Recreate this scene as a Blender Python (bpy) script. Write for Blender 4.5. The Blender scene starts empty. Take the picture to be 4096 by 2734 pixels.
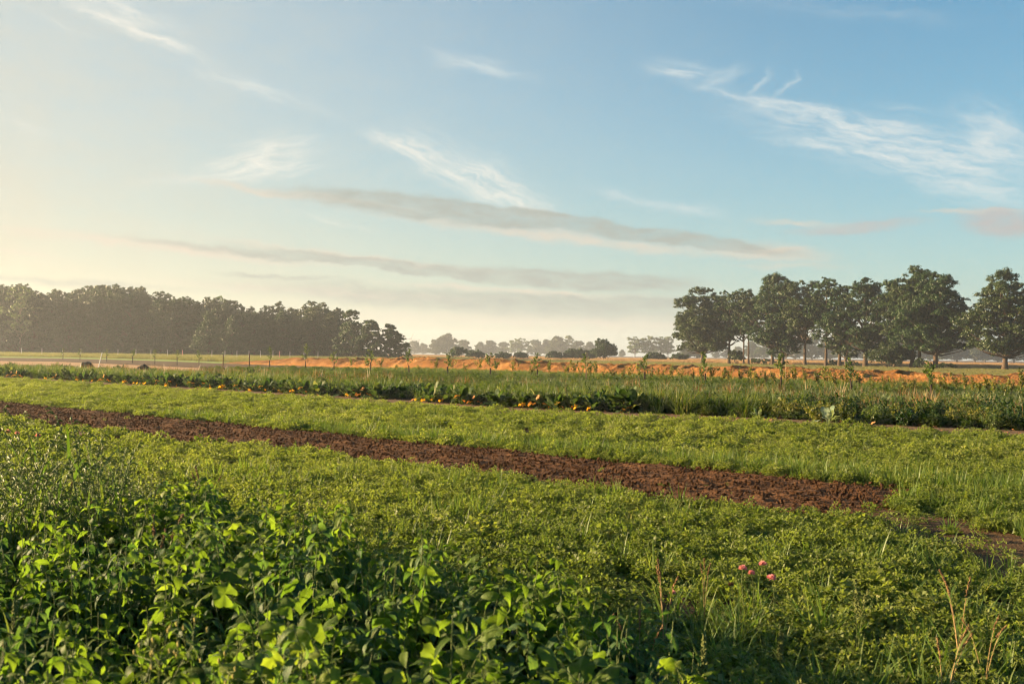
import bpy, math, random
import numpy as np
from mathutils import Matrix, Vector
R = math.radians
sc = bpy.context.scene
col = sc.collection

# ------------------------------------------------------------------ camera
CAM_H, F = 1.7, 995.0
PITCH, ROLL = 0.70, 0.70
cam = bpy.data.cameras.new('camera'); camo = bpy.data.objects.new('camera', cam); col.objects.link(camo)
cam.sensor_width = 36; cam.lens = 36.0 * F / 1024; cam.clip_start = 0.05; cam.clip_end = 9000
CM = Matrix.Translation((0, 0, CAM_H)) @ Matrix.Rotation(R(90 + PITCH), 4, 'X') @ Matrix.Rotation(R(ROLL), 4, 'Z')
camo.matrix_world = CM
cam.dof.use_dof = True; cam.dof.focus_distance = 26; cam.dof.aperture_fstop = 5.0
sc.camera = camo
C3 = CM.to_3x3()

def ray(px, py):
    return (C3 @ Vector(((px - 512) / F, -(py - 341.5) / F, -1))).normalized()
def gp(px, py, z=0.0):
    d = ray(px, py); t = (z - CAM_H) / d.z
    return Vector((d.x * t, d.y * t, z))
def hor(px):                       # picture row of the horizon
    lo, hi = 200.0, 500.0
    for _ in range(40):
        m = (lo + hi) / 2
        if ray(px, m).z > 0: lo = m
        else: hi = m
    return lo
def at(px, d):                     # ground point straight below picture column px at depth d
    r = ray(px, hor(px)); return Vector((r.x / r.y * d, d, 0))

# ------------------------------------------------------------------ light
SUN_EL, SUN_AZ = 11.0, -76.0       # azimuth from the view direction (+Y), negative = left
SKY_S, EXPO = 0.052, 2.30
sc.view_settings.view_transform = 'Standard'; sc.view_settings.look = 'None'
sc.view_settings.exposure = EXPO; sc.view_settings.gamma = 1.0
w = bpy.data.worlds.new('World'); sc.world = w; w.use_nodes = True
NT = w.node_tree; bg = NT.nodes['Background']
sky = NT.nodes.new('ShaderNodeTexSky'); sky.sky_type = 'NISHITA'; sky.sun_disc = False
sky.sun_elevation = R(SUN_EL); sky.sun_rotation = R(SUN_AZ)
sky.air_density = 1.0; sky.dust_density = 0.8; sky.ozone_density = 1.6
bg.inputs[1].default_value = SKY_S
sl = bpy.data.lights.new('sun', 'SUN'); sl.energy = 5.0; sl.angle = R(0.5); sl.color = (1.0, 0.73, 0.41)
so = bpy.data.objects.new('sun', sl); col.objects.link(so)
sd = Vector((math.sin(R(SUN_AZ)) * math.cos(R(SUN_EL)), math.cos(R(SUN_AZ)) * math.cos(R(SUN_EL)), math.sin(R(SUN_EL))))
so.rotation_euler = sd.to_track_quat('Z', 'Y').to_euler(); so.location = (-40, 10, 60)
cy = sc.cycles
cy.use_denoising = True; cy.max_bounces = 6; cy.diffuse_bounces = 2; cy.glossy_bounces = 2
cy.transmission_bounces = 4; cy.transparent_max_bounces = 8; cy.volume_bounces = 0
cy.use_adaptive_sampling = True; cy.adaptive_threshold = 0.02; cy.adaptive_min_samples = 12; cy.sample_clamp_indirect = 4; cy.filter_width = 1.15
sc.render.use_persistent_data = False

# ---- sky colour and clouds, all in world directions (azimuth, elevation in degrees)
def nd(t, **k):
    n = NT.nodes.new(t)
    for a, b in k.items(): setattr(n, a, b)
    return n
def wmath(op, a, b=None, c=None, clamp=False):
    n = nd('ShaderNodeMath', operation=op, use_clamp=clamp)
    for i, v in enumerate((a, b, c)):
        if v is None: continue
        if isinstance(v, (int, float)): n.inputs[i].default_value = v
        else: NT.links.new(v, n.inputs[i])
    return n.outputs[0]
tc = nd('ShaderNodeTexCoord'); sep = nd('ShaderNodeSeparateXYZ'); NT.links.new(tc.outputs['Generated'], sep.inputs[0])
az = wmath('MULTIPLY', wmath('ARCTAN2', sep.outputs[0], sep.outputs[1]), 180 / math.pi)
el = wmath('MULTIPLY', wmath('ARCSINE', sep.outputs[2]), 180 / math.pi)
comb = nd('ShaderNodeCombineXYZ'); NT.links.new(az, comb.inputs[0]); NT.links.new(el, comb.inputs[1])
def rgbmix(fac, a, b):
    n = nd('ShaderNodeMix', data_type='RGBA')
    if isinstance(fac, float): n.inputs[0].default_value = fac
    else: NT.links.new(fac, n.inputs[0])
    for i, v in ((6, a), (7, b)):
        if isinstance(v, tuple): n.inputs[i].default_value = (*v, 1)
        else: NT.links.new(v, n.inputs[i])
    return n.outputs[2]
def lin(c):
    return tuple(((x / 255) / 12.92 if x / 255 <= .04045 else ((x / 255 + .055) / 1.055) ** 2.4) for x in c)
def skyc(*c):                      # display colour -> emission before strength and exposure
    k = SKY_S * 2 ** EXPO
    return tuple(v / k for v in lin(c))
def maprange(v, a, b, c, d, smooth=False):
    n = nd('ShaderNodeMapRange', interpolation_type='SMOOTHSTEP' if smooth else 'LINEAR')
    NT.links.new(v, n.inputs[0])
    for i, x in enumerate((a, b, c, d)): n.inputs[i + 1].default_value = x
    return n.outputs[0]
cn = nd('ShaderNodeMix', data_type='RGBA', blend_type='MULTIPLY'); cn.inputs[0].default_value = 1
NT.links.new(sky.outputs[0], cn.inputs[6]); cn.inputs[7].default_value = (0.33, 0.74, 0.87, 1)
sk = cn.outputs[2]
# thin milky veil that thickens towards the horizon and towards the sun
sunside = maprange(az, -46, 30, 1, 0, True)
veil = wmath('MULTIPLY', wmath('POWER', 2.718, wmath('MULTIPLY', wmath('ABSOLUTE', el), -1 / 9.5)), .92, clamp=True)
vcol = rgbmix(sunside, skyc(208, 213, 203), skyc(238, 214, 170))
cirro = wmath('MULTIPLY', wmath('POWER', sunside, 1.15), wmath('MULTIPLY', maprange(az, -150, -90, 0, 1), maprange(el, 62, 30, .15, .98)), clamp=True)
# warp shared by all clouds
mw = nd('ShaderNodeMapping'); NT.links.new(comb.outputs[0], mw.inputs[0]); mw.inputs['Scale'].default_value = (.32, .75, 1)
wn = nd('ShaderNodeTexNoise'); wn.inputs['Scale'].default_value = 1.0; wn.inputs['Detail'].default_value = 4; wn.inputs['Roughness'].default_value = .6
NT.links.new(mw.outputs[0], wn.inputs[0])
wv = nd('ShaderNodeVectorMath', operation='SUBTRACT'); NT.links.new(wn.outputs[1], wv.inputs[0]); wv.inputs[1].default_value = (.5, .5, .5)
wa = nd('ShaderNodeVectorMath', operation='MULTIPLY_ADD'); NT.links.new(wv.outputs[0], wa.inputs[0]); wa.inputs[1].default_value = (2.6, 1.1, 0); NT.links.new(comb.outputs[0], wa.inputs[2])
pos = wa.outputs[0]
cirro = wmath('MULTIPLY', cirro, maprange(wn.outputs[0], .2, .8, .84, 1.12), clamp=True)
sk = rgbmix(cirro, sk, skyc(210, 213, 203))
sk = rgbmix(veil, sk, vcol)
FKEYS = (-50, -14, 5, 14, 27)
groups = {}
def cloud(x, y, hl, hw, ang, op, c, seed=0):
    groups.setdefault((c, min(FKEYS, key=lambda v: abs(v - ang)), seed), []).append((x, y, hl, hw, ang, op))
def flush(fib, lo=.36, hi=.62, sx=.42, sy=2.3, det=5, kk=2.1, wk=1.75):
    global sk, pos, groups
    for (c, key, seed), L in groups.items():
        m = nd('ShaderNodeMapping'); NT.links.new(pos, m.inputs[0]); m.inputs['Rotation'].default_value = (0, 0, R(key))
        m2 = nd('ShaderNodeMapping'); NT.links.new(m.outputs[0], m2.inputs[0]); m2.inputs['Scale'].default_value = (sx, sy, 1); m2.inputs['Location'].default_value = (seed * 3.3, c[0] * 9, 0)
        n = nd('ShaderNodeTexNoise', noise_dimensions='2D'); n.inputs['Scale'].default_value = 1; n.inputs['Detail'].default_value = det; n.inputs['Roughness'].default_value = .62
        NT.links.new(m2.outputs[0], n.inputs[0]); g = maprange(n.outputs[0], lo, hi, 1 - fib, 1)
        acc = 0.0
        for (x, y, hl, hw, ang, op) in L:
            r = ray(x * .43593, y * .43593); a0 = math.degrees(math.atan2(r.x, r.y)); e0 = math.degrees(math.asin(r.z))
            k = .43593 / F * 180 / math.pi
            mm = nd('ShaderNodeMapping', vector_type='TEXTURE'); NT.links.new(pos, mm.inputs[0])
            mm.inputs['Location'].default_value = (a0, e0, 0); mm.inputs['Rotation'].default_value = (0, 0, R(-ang)); mm.inputs['Scale'].default_value = (hl * k * 1.55, hw * k * wk, 1)
            gr = nd('ShaderNodeTexGradient', gradient_type='SPHERICAL'); NT.links.new(mm.outputs[0], gr.inputs[0])
            acc = wmath('MULTIPLY_ADD', gr.outputs[1], op * kk, acc)
        # soft knee, then streaks
        fac = wmath('MULTIPLY', maprange(acc, 0, 1.3, 0, .92, True), g, clamp=True)
        sk = rgbmix(fac, sk, c)
        q = nd('ShaderNodeVectorMath', operation='MULTIPLY_ADD'); NT.links.new(sk, q.inputs[0]); q.inputs[1].default_value = (1e-8, 1e-8, 0); NT.links.new(pos, q.inputs[2]); pos = q.outputs[0]
    groups = {}
GREY, WARM, WHITE, CREAM, PINK = skyc(178, 183, 174), skyc(226, 214, 196), skyc(226, 233, 230), skyc(250, 246, 232), skyc(196, 190, 186)
for a in ((260, 22, 150, 26, 15, .6, CREAM), (350, 88, 150, 10, 15, .5, CREAM), (570, 200, 170, 16, 14, .45, CREAM), (130, 50, 100, 8, 14, .3, CREAM),
          (1110, 150, 110, 15, 11, .75, WHITE), (1565, 168, 80, 22, 11, .7, WHITE), (1655, 180, 50, 14, -22, .6, WHITE),
          (1742, 186, 28, 9, -62, .6, WHITE), (1802, 190, 32, 9, -48, .6, WHITE), (1800, 240, 150, 8, 13, .55, WHITE),
          (1890, 268, 220, 18, 16, .5, WHITE), (2060, 315, 330, 34, 11, .75, WHITE), (2275, 305, 80, 46, 35, .75, WHITE), (2120, 372, 260, 36, 10, .5, WHITE),
          (2230, 432, 150, 32, 20, .6, WHITE), (2000, 352, 180, 10, 10, .5, WHITE), (2090, 247, 110, 7, 10, .35, WHITE),
          (1930, 24, 260, 18, 10, .3, WHITE), (625, 350, 105, 36, -14, .62, CREAM), (540, 400, 170, 16, -9.6, .55, CREAM), (490, 372, 120, 9, -10, .3, CREAM),
          (930, 345, 110, 16, 24, .5, CREAM), (1080, 400, 190, 48, 25, .6, CREAM), (1170, 450, 110, 22, 28, .5, CREAM),
          (1430, 450, 80, 12, 12, .5, WHITE), (1580, 478, 90, 12, 10, .5, WHITE), (770, 512, 80, 6, 12, .5, CREAM), (60, 290, 90, 14, 14, .3, CREAM)):
    cloud(*a)
flush(.85, .34, .74, kk=1.6)
for a in ((1330, 548, 420, 14, 6, .42, WARM), (1010, 482, 280, 25, 5, .85, GREY), (700, 450, 240, 10, 5, .45, WARM), (1330, 518, 320, 17, 7, .7, GREY),
          (1600, 552, 200, 11, 9, .6, GREY), (1780, 575, 110, 18, 6, .45, WARM),
          (1960, 522, 120, 10, -4, .5, PINK), (1850, 512, 110, 8, 4, .3, WARM), (2330, 512, 90, 26, 8, .65, PINK), (2230, 486, 110, 5, 2, .35, WARM), (1800, 612, 110, 7, 2, .3, WARM),
          (380, 565, 320, 12, 4, .5, WARM), (560, 576, 240, 8, 4, .4, GREY), (850, 602, 260, 10, 6, .5, GREY), (840, 590, 330, 9, 5, .4, WARM), (1140, 630, 330, 15, 5, .65, GREY),
          (1400, 640, 190, 18, 2, .6, GREY), (40, 578, 80, 6, 3, .35, WARM), (130, 645, 260, 9, 2, .4, GREY), (620, 630, 120, 6, 2, .4, GREY),
          (760, 668, 330, 10, 2, .4, WARM), (1080, 690, 460, 26, 3, .55, GREY), (1180, 664, 300, 10, 3, .4, WARM), (1400, 740, 700, 22, 1, .35, WARM), (1430, 690, 200, 14, 2, .5, GREY)):
    cloud(*a)
flush(.5, .32, .66, .5, 2.2, 6, 3.2, 1.4)
NT.links.new(sk, bg.inputs[0])
w.cycles.sampling_method = 'MANUAL'; w.cycles.sample_map_resolution = 512

# ------------------------------------------------------------------ helpers
rs = np.random.RandomState(7)
class MB:
    def __init__(s): s.V = []; s.Q = []; s.T = []; s.qm = []; s.tm = []; s.t = []; s.uv = []; s.n = 0
    def add(s, V, Q=None, T=None, m=0, tint=0.5, uv=None):
        V = np.asarray(V, np.float32).reshape(-1, 3); k = len(V)
        if Q is not None and len(Q): Q = np.asarray(Q, np.int32) + s.n; s.Q.append(Q); s.qm.append(np.full(len(Q), m, np.int32))
        if T is not None and len(T): T = np.asarray(T, np.int32) + s.n; s.T.append(T); s.tm.append(np.full(len(T), m, np.int32))
        s.V.append(V); s.t.append(np.broadcast_to(np.asarray(tint, np.float32), (k,)).copy())
        s.uv.append(np.zeros((k, 2), np.float32) if uv is None else np.asarray(uv, np.float32)); s.n += k
    def mesh(s, name, mats, smooth=True):
        V = np.concatenate(s.V); Q = np.concatenate(s.Q) if s.Q else np.zeros((0, 4), np.int32); T = np.concatenate(s.T) if s.T else np.zeros((0, 3), np.int32)
        me = bpy.data.meshes.new(name); me.vertices.add(len(V)); me.vertices.foreach_set('co', V.ravel())
        nl = len(Q) * 4 + len(T) * 3; me.loops.add(nl); me.polygons.add(len(Q) + len(T))
        L = np.concatenate([Q.ravel(), T.ravel()]); me.loops.foreach_set('vertex_index', L)
        st = np.concatenate([np.arange(len(Q)) * 4, len(Q) * 4 + np.arange(len(T)) * 3]).astype(np.int32)
        me.polygons.foreach_set('loop_start', st)
        mi = np.concatenate((s.qm or [np.zeros(0, np.int32)]) + (s.tm or [])).astype(np.int32)
        me.polygons.foreach_set('material_index', mi)
        me.polygons.foreach_set('use_smooth', np.full(len(mi), smooth))
        for m in (mats if isinstance(mats, (list, tuple)) else [mats]): me.materials.append(m)
        at_ = me.attributes.new('tint', 'FLOAT', 'POINT'); at_.data.foreach_set('value', np.concatenate(s.t))
        uvl = me.uv_layers.new(name='UVMap'); uvl.data.foreach_set('uv', np.concatenate(s.uv)[L].ravel())
        me.update(); me.validate(); return me
    def build(s, name, mats, parent=None, smooth=True):
        o = bpy.data.objects.new(name, s.mesh(name, mats, smooth)); col.objects.link(o)
        if parent: o.parent = parent
        return o
def tag(o, label=None, cat=None, group=None, kind=None):
    if cat and not kind: kind = 'thing'
    for k, v in (('label', label), ('category', cat), ('group', group), ('kind', kind)):
        if v: o[k] = v
    return o
def empty(name, loc=(0, 0, 0), rz=0.0):
    o = bpy.data.objects.new(name, None); col.objects.link(o); o.location = loc; o.rotation_euler = (0, 0, rz); o.empty_display_size = .2; return o
def inst(name, parts, loc, rz, s, label, cat, group=None, tilt=(0, 0)):
    """one thing out of shared meshes: parts = [(part name, mesh, [sub parts])]; a copy of the first built one shares its mesh data"""
    r = empty(name, loc, rz); r.scale = (s, s, s) if isinstance(s, (int, float)) else s
    r.rotation_euler = (tilt[0], tilt[1], rz)
    tag(r, label, cat, group)
    for p in parts:
        o = bpy.data.objects.new(p[0], p[1]); col.objects.link(o); o.parent = r
        if len(p) > 2 and p[2]: o['label'] = p[2]
    return r
def frames(D, up=None, roll=None):
    D = D / np.linalg.norm(D, axis=1, keepdims=True)
    if up is None: up = np.tile([0., 0., 1.], (len(D), 1))
    X = np.cross(D, up); nrm = np.linalg.norm(X, axis=1, keepdims=True)
    bad = nrm[:, 0] < 1e-3; X[bad] = [1, 0, 0]; nrm[bad] = 1; X = X / nrm
    Z = np.cross(X, D)
    if roll is not None:
        c, s_ = np.cos(roll)[:, None], np.sin(roll)[:, None]; X, Z = X * c + Z * s_, Z * c - X * s_
    return np.stack([X, D, Z], axis=2)          # columns
def place(mb, tpl, P, M, S, m=0, tint=None):
    """tpl: (V, Q, uv); instances at P with matrices M, scale S"""
    V, Q, uv = tpl; N = len(P); k = len(V)
    S = np.asarray(S); S = S[:, None, None] if S.ndim == 1 else S[:, None, :]
    W = np.einsum('nij,nkj->nki', M, V[None] * S) + np.asarray(P)[:, None, :]
    QQ = (Q[None] + (np.arange(N) * k)[:, None, None]).reshape(-1, Q.shape[1])
    t = np.repeat(rs.rand(N) if tint is None else tint, k)
    if Q.shape[1] == 4: mb.add(W.reshape(-1, 3), Q=QQ, m=m, tint=t, uv=np.tile(uv, (N, 1)))
    else: mb.add(W.reshape(-1, 3), T=QQ, m=m, tint=t, uv=np.tile(uv, (N, 1)))
def grid_tpl(nx, ny, width, droop=0.3, fold=0.25, ripple=0.0, ser=0.0, rf=5, y0=0.0, roll=0.0):
    """leaf of length 1 along +Y; width(t) half width"""
    V = []; uv = []
    for j in range(ny + 1):
        t = j / ny; hw = width(t)
        if ser: hw *= 1 + ser * (1 if j % 2 else -1)
        for i in range(nx + 1):
            u = i / nx * 2 - 1
            x = u * hw
            a = droop * t * 1.2
            y = math.sin(a) / max(1e-4, droop * 1.2) if droop else t
            z = -(1 - math.cos(a)) / max(1e-4, droop * 1.2) if droop else 0
            z += fold * abs(x) + ripple * math.sin(t * rf * 2 + u * 2) * abs(u) * (hw + .02) + ripple * .5 * math.sin(t * rf * 3.3 + 1) * u * hw
            V.append((x, y, z)); uv.append((u * .5 + .5, t))
    Q = [(j * (nx + 1) + i, j * (nx + 1) + i + 1, (j + 1) * (nx + 1) + i + 1, (j + 1) * (nx + 1) + i) for j in range(ny) for i in range(nx)]
    return np.array(V, np.float32), np.array(Q, np.int32), np.array(uv, np.float32)
def tube(mb, P, r, n=6, m=0, tint=.5, cap=False):
    P = np.asarray(P, float); k = len(P); r = np.broadcast_to(np.asarray(r, float), (k,))
    T = np.gradient(P, axis=0); T /= np.linalg.norm(T, axis=1, keepdims=True) + 1e-9
    ref = np.array([0.3, 1, 0.1]) if abs(T[0][1]) < .8 else np.array([1, 0, .1])
    A = np.cross(T, ref); A /= np.linalg.norm(A, axis=1, keepdims=True) + 1e-9; B = np.cross(T, A)
    th = np.arange(n) * 2 * np.pi / n
    V = P[:, None] + r[:, None, None] * (A[:, None] * np.cos(th)[None, :, None] + B[:, None] * np.sin(th)[None, :, None])
    Q = [(i * n + j, i * n + (j + 1) % n, (i + 1) * n + (j + 1) % n, (i + 1) * n + j) for i in range(k - 1) for j in range(n)]
    V = V.reshape(-1, 3); Tt = []
    if cap:
        V = np.vstack([V, P[-1] + T[-1] * r[-1] * .3]); e = len(V) - 1; b = (k - 1) * n
        Tt = [(b + j, b + (j + 1) % n, e) for j in range(n)]
    mb.add(V, Q=Q, T=Tt or None, m=m, tint=tint)
def vnoise(x, y, seed=0):
    xi = np.floor(x).astype(np.int64); yi = np.floor(y).astype(np.int64); fx = x - xi; fy = y - yi
    fx = fx * fx * (3 - 2 * fx); fy = fy * fy * (3 - 2 * fy)
    def h(a, b):
        n = (a * 374761393 + b * 668265263 + seed * 1442695041) & 0xffffffff
        n = ((n ^ (n >> 13)) * 1274126177) & 0xffffffff
        return ((n ^ (n >> 16)) & 0xffff) / 65535.0
    return (h(xi, yi) * (1 - fx) + h(xi + 1, yi) * fx) * (1 - fy) + (h(xi, yi + 1) * (1 - fx) + h(xi + 1, yi + 1) * fx) * fy
def fbm(x, y, o=4, seed=0, billow=False, rough=.5):
    v = 0; a = 1; t = 0
    for i in range(o):
        n = vnoise(x * 2 ** i + i * 17.3, y * 2 ** i - i * 9.1, seed + i)
        if billow: n = 1 - abs(2 * n - 1)
        v = v + a * n; t += a; a *= rough
    return v / t

# ------------------------------------------------------------------ materials
def mat(name):
    m = bpy.data.materials.new(name); m.use_nodes = True; nt = m.node_tree
    return m, nt, nt.nodes['Principled BSDF'], nt.nodes['Material Output']
def ramp(nt, fac, cols):
    n = nt.nodes.new('ShaderNodeValToRGB'); e = n.color_ramp.elements
    for i, (p, c) in enumerate(cols):
        x = e[i] if i < 2 else e.new(p)
        x.position = p; x.color = (*c, 1)
    nt.links.new(fac, n.inputs[0]); return n.outputs[0]
def leafmat(name, cols, trans=.42, tcol=1.5, rough=.5, veins=False, inst_attr=False, spec=.35, nscale=0.0):
    m, nt, p, out = mat(name)
    L = nt.links.new
    a = nt.nodes.new('ShaderNodeAttribute'); a.attribute_name = 'tint'; fac = a.outputs['Fac']
    if inst_attr:
        b = nt.nodes.new('ShaderNodeAttribute'); b.attribute_name = 'itint'; b.attribute_type = 'INSTANCER'
        x = nt.nodes.new('ShaderNodeMath'); x.operation = 'MULTIPLY_ADD'; L(fac, x.inputs[0]); x.inputs[1].default_value = .5
        y = nt.nodes.new('ShaderNodeMath'); y.operation = 'MULTIPLY'; L(b.outputs['Fac'], y.inputs[0]); y.inputs[1].default_value = .5; L(y.outputs[0], x.inputs[2]); fac = x.outputs[0]
    else:
        b = nt.nodes.new('ShaderNodeObjectInfo')
        x = nt.nodes.new('ShaderNodeMath'); x.operation = 'MULTIPLY_ADD'; L(fac, x.inputs[0]); x.inputs[1].default_value = .75
        y = nt.nodes.new('ShaderNodeMath'); y.operation = 'MULTIPLY'; L(b.outputs['Random'], y.inputs[0]); y.inputs[1].default_value = .25; L(y.outputs[0], x.inputs[2]); fac = x.outputs[0]
    c = ramp(nt, fac, cols)
    if veins:
        uvn = nt.nodes.new('ShaderNodeUVMap'); s = nt.nodes.new('ShaderNodeSeparateXYZ'); L(uvn.outputs[0], s.inputs[0])
        def mm(op, a_, b_=None, c_=None):
            n = nt.nodes.new('ShaderNodeMath'); n.operation = op
            for i, v in enumerate((a_, b_, c_)):
                if v is None: continue
                if isinstance(v, (int, float)): n.inputs[i].default_value = v
                else: L(v, n.inputs[i])
            return n.outputs[0]
        au = mm('ABSOLUTE', mm('SUBTRACT', s.outputs[0], .5))
        mid = mm('LESS_THAN', au, .035)
        side = mm('LESS_THAN', mm('FRACT', mm('MULTIPLY', mm('SUBTRACT', s.outputs[1], mm('MULTIPLY', au, .55)), 7)), .09)
        v = mm('MULTIPLY', mm('MAXIMUM', mid, side), .35)
        mx = nt.nodes.new('ShaderNodeMix'); mx.data_type = 'RGBA'; L(v, mx.inputs[0]); L(c, mx.inputs[6]); mx.inputs[7].default_value = (.16, .22, .06, 1); c = mx.outputs[2]
        g = nt.nodes.new('ShaderNodeTexNoise'); g.inputs['Scale'].default_value = 45; g.inputs['Detail'].default_value = 3
        bp = nt.nodes.new('ShaderNodeBump'); bp.inputs['Strength'].default_value = .5; bp.inputs['Distance'].default_value = .004
        L(mm('ADD', g.outputs[0], mm('MULTIPLY', v, -1.5)), bp.inputs['Height']); L(bp.outputs[0], p.inputs['Normal'])
    L(c, p.inputs['Base Color']); p.inputs['Roughness'].default_value = rough; p.inputs['Specular IOR Level'].default_value = spec
    tr = nt.nodes.new('ShaderNodeBsdfTranslucent')
    tm = nt.nodes.new('ShaderNodeMix'); tm.data_type = 'RGBA'; tm.blend_type = 'MULTIPLY'; tm.inputs[0].default_value = 1; L(c, tm.inputs[6]); tm.inputs[7].default_value = (tcol * 1.05, tcol * 1.1, tcol * .45, 1)
    L(tm.outputs[2], tr.inputs[0])
    ms = nt.nodes.new('ShaderNodeMixShader'); ms.inputs[0].default_value = trans; L(p.outputs[0], ms.inputs[1]); L(tr.outputs[0], ms.inputs[2]); L(ms.outputs[0], out.inputs[0])
    return m
def soilmat(name, cols, scale=3.0, bump=.6, dist=.02, rough=.95, scale2=40):
    m, nt, p, out = mat(name); L = nt.links.new
    t = nt.nodes.new('ShaderNodeTexCoord')
    n1 = nt.nodes.new('ShaderNodeTexNoise'); n1.inputs['Scale'].default_value = scale; n1.inputs['Detail'].default_value = 8; n1.inputs['Roughness'].default_value = .65; L(t.outputs['Object'], n1.inputs[0])
    n2 = nt.nodes.new('ShaderNodeTexNoise'); n2.inputs['Scale'].default_value = scale2; n2.inputs['Detail'].default_value = 5; L(t.outputs['Object'], n2.inputs[0])
    L(ramp(nt, n1.outputs[0], cols), p.inputs['Base Color']); p.inputs['Roughness'].default_value = rough; p.inputs['Specular IOR Level'].default_value = .1
    b = nt.nodes.new('ShaderNodeBump'); b.inputs['Strength'].default_value = bump; b.inputs['Distance'].default_value = dist
    ad = nt.nodes.new('ShaderNodeMath'); ad.operation = 'ADD'; L(n1.outputs[0], ad.inputs[0]); L(n2.outputs[0], ad.inputs[1]); L(ad.outputs[0], b.inputs['Height']); L(b.outputs[0], p.inputs['Normal'])
    return m
def plainmat(name, c, rough=.8, cols=None, scale=20):
    return soilmat(name, cols or [(.3, tuple(v * .7 for v in c)), (.7, tuple(min(1, v * 1.15) for v in c))], scale=scale, bump=.3, dist=.01, rough=rough, scale2=scale * 4)

M_ground = soilmat('field_soil', [(.3, (.050, .032, .018)), (.5, (.085, .052, .028)), (.7, (.13, .080, .044))], scale=1.3, dist=.03)
M_soil = soilmat('tilled_soil', [(.25, (.055, .027, .013)), (.5, (.115, .055, .025)), (.75, (.18, .090, .040))], scale=2.2, bump=1.0, dist=.03, scale2=28)
M_path = soilmat('path_soil', [(.3, (.10, .062, .034)), (.7, (.18, .12, .07))], scale=1.6, dist=.02)
M_sand = soilmat('orange_sand', [(.28, (.13, .055, .018)), (.5, (.22, .098, .028)), (.72, (.32, .165, .055))], scale=.45, bump=1.0, dist=.12, scale2=6)
M_paleland = soilmat('pale_sand', [(.3, (.30, .18, .095)), (.7, (.42, .27, .15))], scale=.6, bump=.5, dist=.05, scale2=9)
M_darkland = soilmat('dark_soil', [(.3, (.07, .045, .027)), (.7, (.12, .075, .045))], scale=.8, bump=.6, dist=.05, scale2=8)
M_meadow = soilmat('meadow_floor', [(.3, (.10, .09, .035)), (.7, (.19, .16, .065))], scale=.3, bump=.5, dist=.1, scale2=4)
M_strip = soilmat('young_green_crop', [(.3, (.16, .22, .05)), (.7, (.24, .30, .08))], scale=.9, bump=.6, dist=.05, scale2=7)
M_grainfloor = soilmat('grain_floor', [(.3, (.20, .11, .06)), (.7, (.33, .20, .11))], scale=.4, bump=.6, dist=.1, scale2=4)
M_bark = plainmat('oak_bark', (.075, .052, .036), .95, scale=6)
M_bark2 = plainmat('pale_bark', (.2, .16, .12), .95, scale=6)
M_stem = plainmat('green_stem', (.12, .15, .045), .6, scale=15)
M_drystem = plainmat('dry_stem', (.32, .22, .10), .8, scale=15)
M_guard = plainmat('dark_tree_guard', (.035, .024, .018), .7, scale=10)
M_wood = plainmat('stake_wood', (.13, .075, .045), .9, scale=12)
M_cane = plainmat('bamboo_cane', (.34, .25, .15), .6, scale=12)
M_white = plainmat('white_post', (.72, .70, .68), .5, scale=12)
M_tarp = plainmat('dark_tarp', (.022, .03, .024), .45, scale=3)
M_tarp2 = plainmat('black_heap', (.016, .014, .012), .8, scale=3)
M_steel = plainmat('pale_steel', (.45, .45, .45), .5, scale=1)
LG = leafmat
M_oak = LG('oak_leaves', [(0, (.007, .022, .004)), (.5, (.015, .040, .007)), (1, (.034, .070, .012))], trans=.27, tcol=1.6)
M_oak2 = LG('olive_leaves', [(0, (.011, .022, .005)), (.5, (.020, .038, .008)), (1, (.042, .064, .014))], trans=.27, tcol=1.6)
M_pop = LG('poplar_leaves', [(0, (.05, .08, .035)), (.5, (.08, .115, .05)), (1, (.12, .16, .07))], trans=.35)
M_clov = LG('clover_leaves', [(0, (.048, .078, .016)), (.4, (.100, .132, .028)), (.8, (.165, .188, .048)), (1, (.28, .28, .11))], trans=.45, tcol=1.7, rough=.55, inst_attr=True, spec=.25)
M_grass = LG('grass_blades', [(0, (.045, .08, .014)), (.5, (.09, .14, .026)), (.85, (.155, .19, .045)), (1, (.28, .23, .09))], trans=.42, inst_attr=True)
M_weed = LG('weed_leaves', [(0, (.030, .055, .012)), (.5, (.065, .100, .020)), (.88, (.125, .145, .035)), (1, (.26, .17, .07))], trans=.4, inst_attr=True)
M_under = LG('undergrowth_shade_leaves', [(0, (.015, .03, .008)), (.6, (.03, .055, .012)), (1, (.06, .07, .02))], trans=.3, inst_attr=True)  # kept dark: puts the deep shade between plants into the leaf colour
M_leek = LG('leek_leaves', [(0, (.04, .065, .026)), (.5, (.08, .105, .048)), (.85, (.14, .16, .075)), (1, (.26, .22, .10))], trans=.3, inst_attr=True)
M_mead = LG('meadow_grass', [(0, (.085, .095, .035)), (.5, (.15, .145, .058)), (1, (.25, .205, .09))], trans=.35, inst_attr=True)
M_grain = LG('ripe_grain', [(0, (.18, .095, .05)), (.5, (.28, .165, .09)), (1, (.38, .25, .15))], trans=.3, inst_attr=True)
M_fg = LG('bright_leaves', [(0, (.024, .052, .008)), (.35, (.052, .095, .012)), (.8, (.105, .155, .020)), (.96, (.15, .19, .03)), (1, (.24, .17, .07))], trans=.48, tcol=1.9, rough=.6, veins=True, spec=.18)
M_fg2 = LG('blue_green_leaves', [(0, (.022, .055, .018)), (.5, (.045, .095, .030)), (.9, (.085, .14, .045)), (1, (.16, .18, .06))], trans=.42, tcol=1.7, rough=.6, veins=True, spec=.2)
M_fg3 = LG('yellow_green_leaves', [(0, (.05, .085, .010)), (.5, (.10, .145, .018)), (1, (.17, .205, .03))], trans=.5, tcol=1.9, rough=.6, veins=True, spec=.18)
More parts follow.
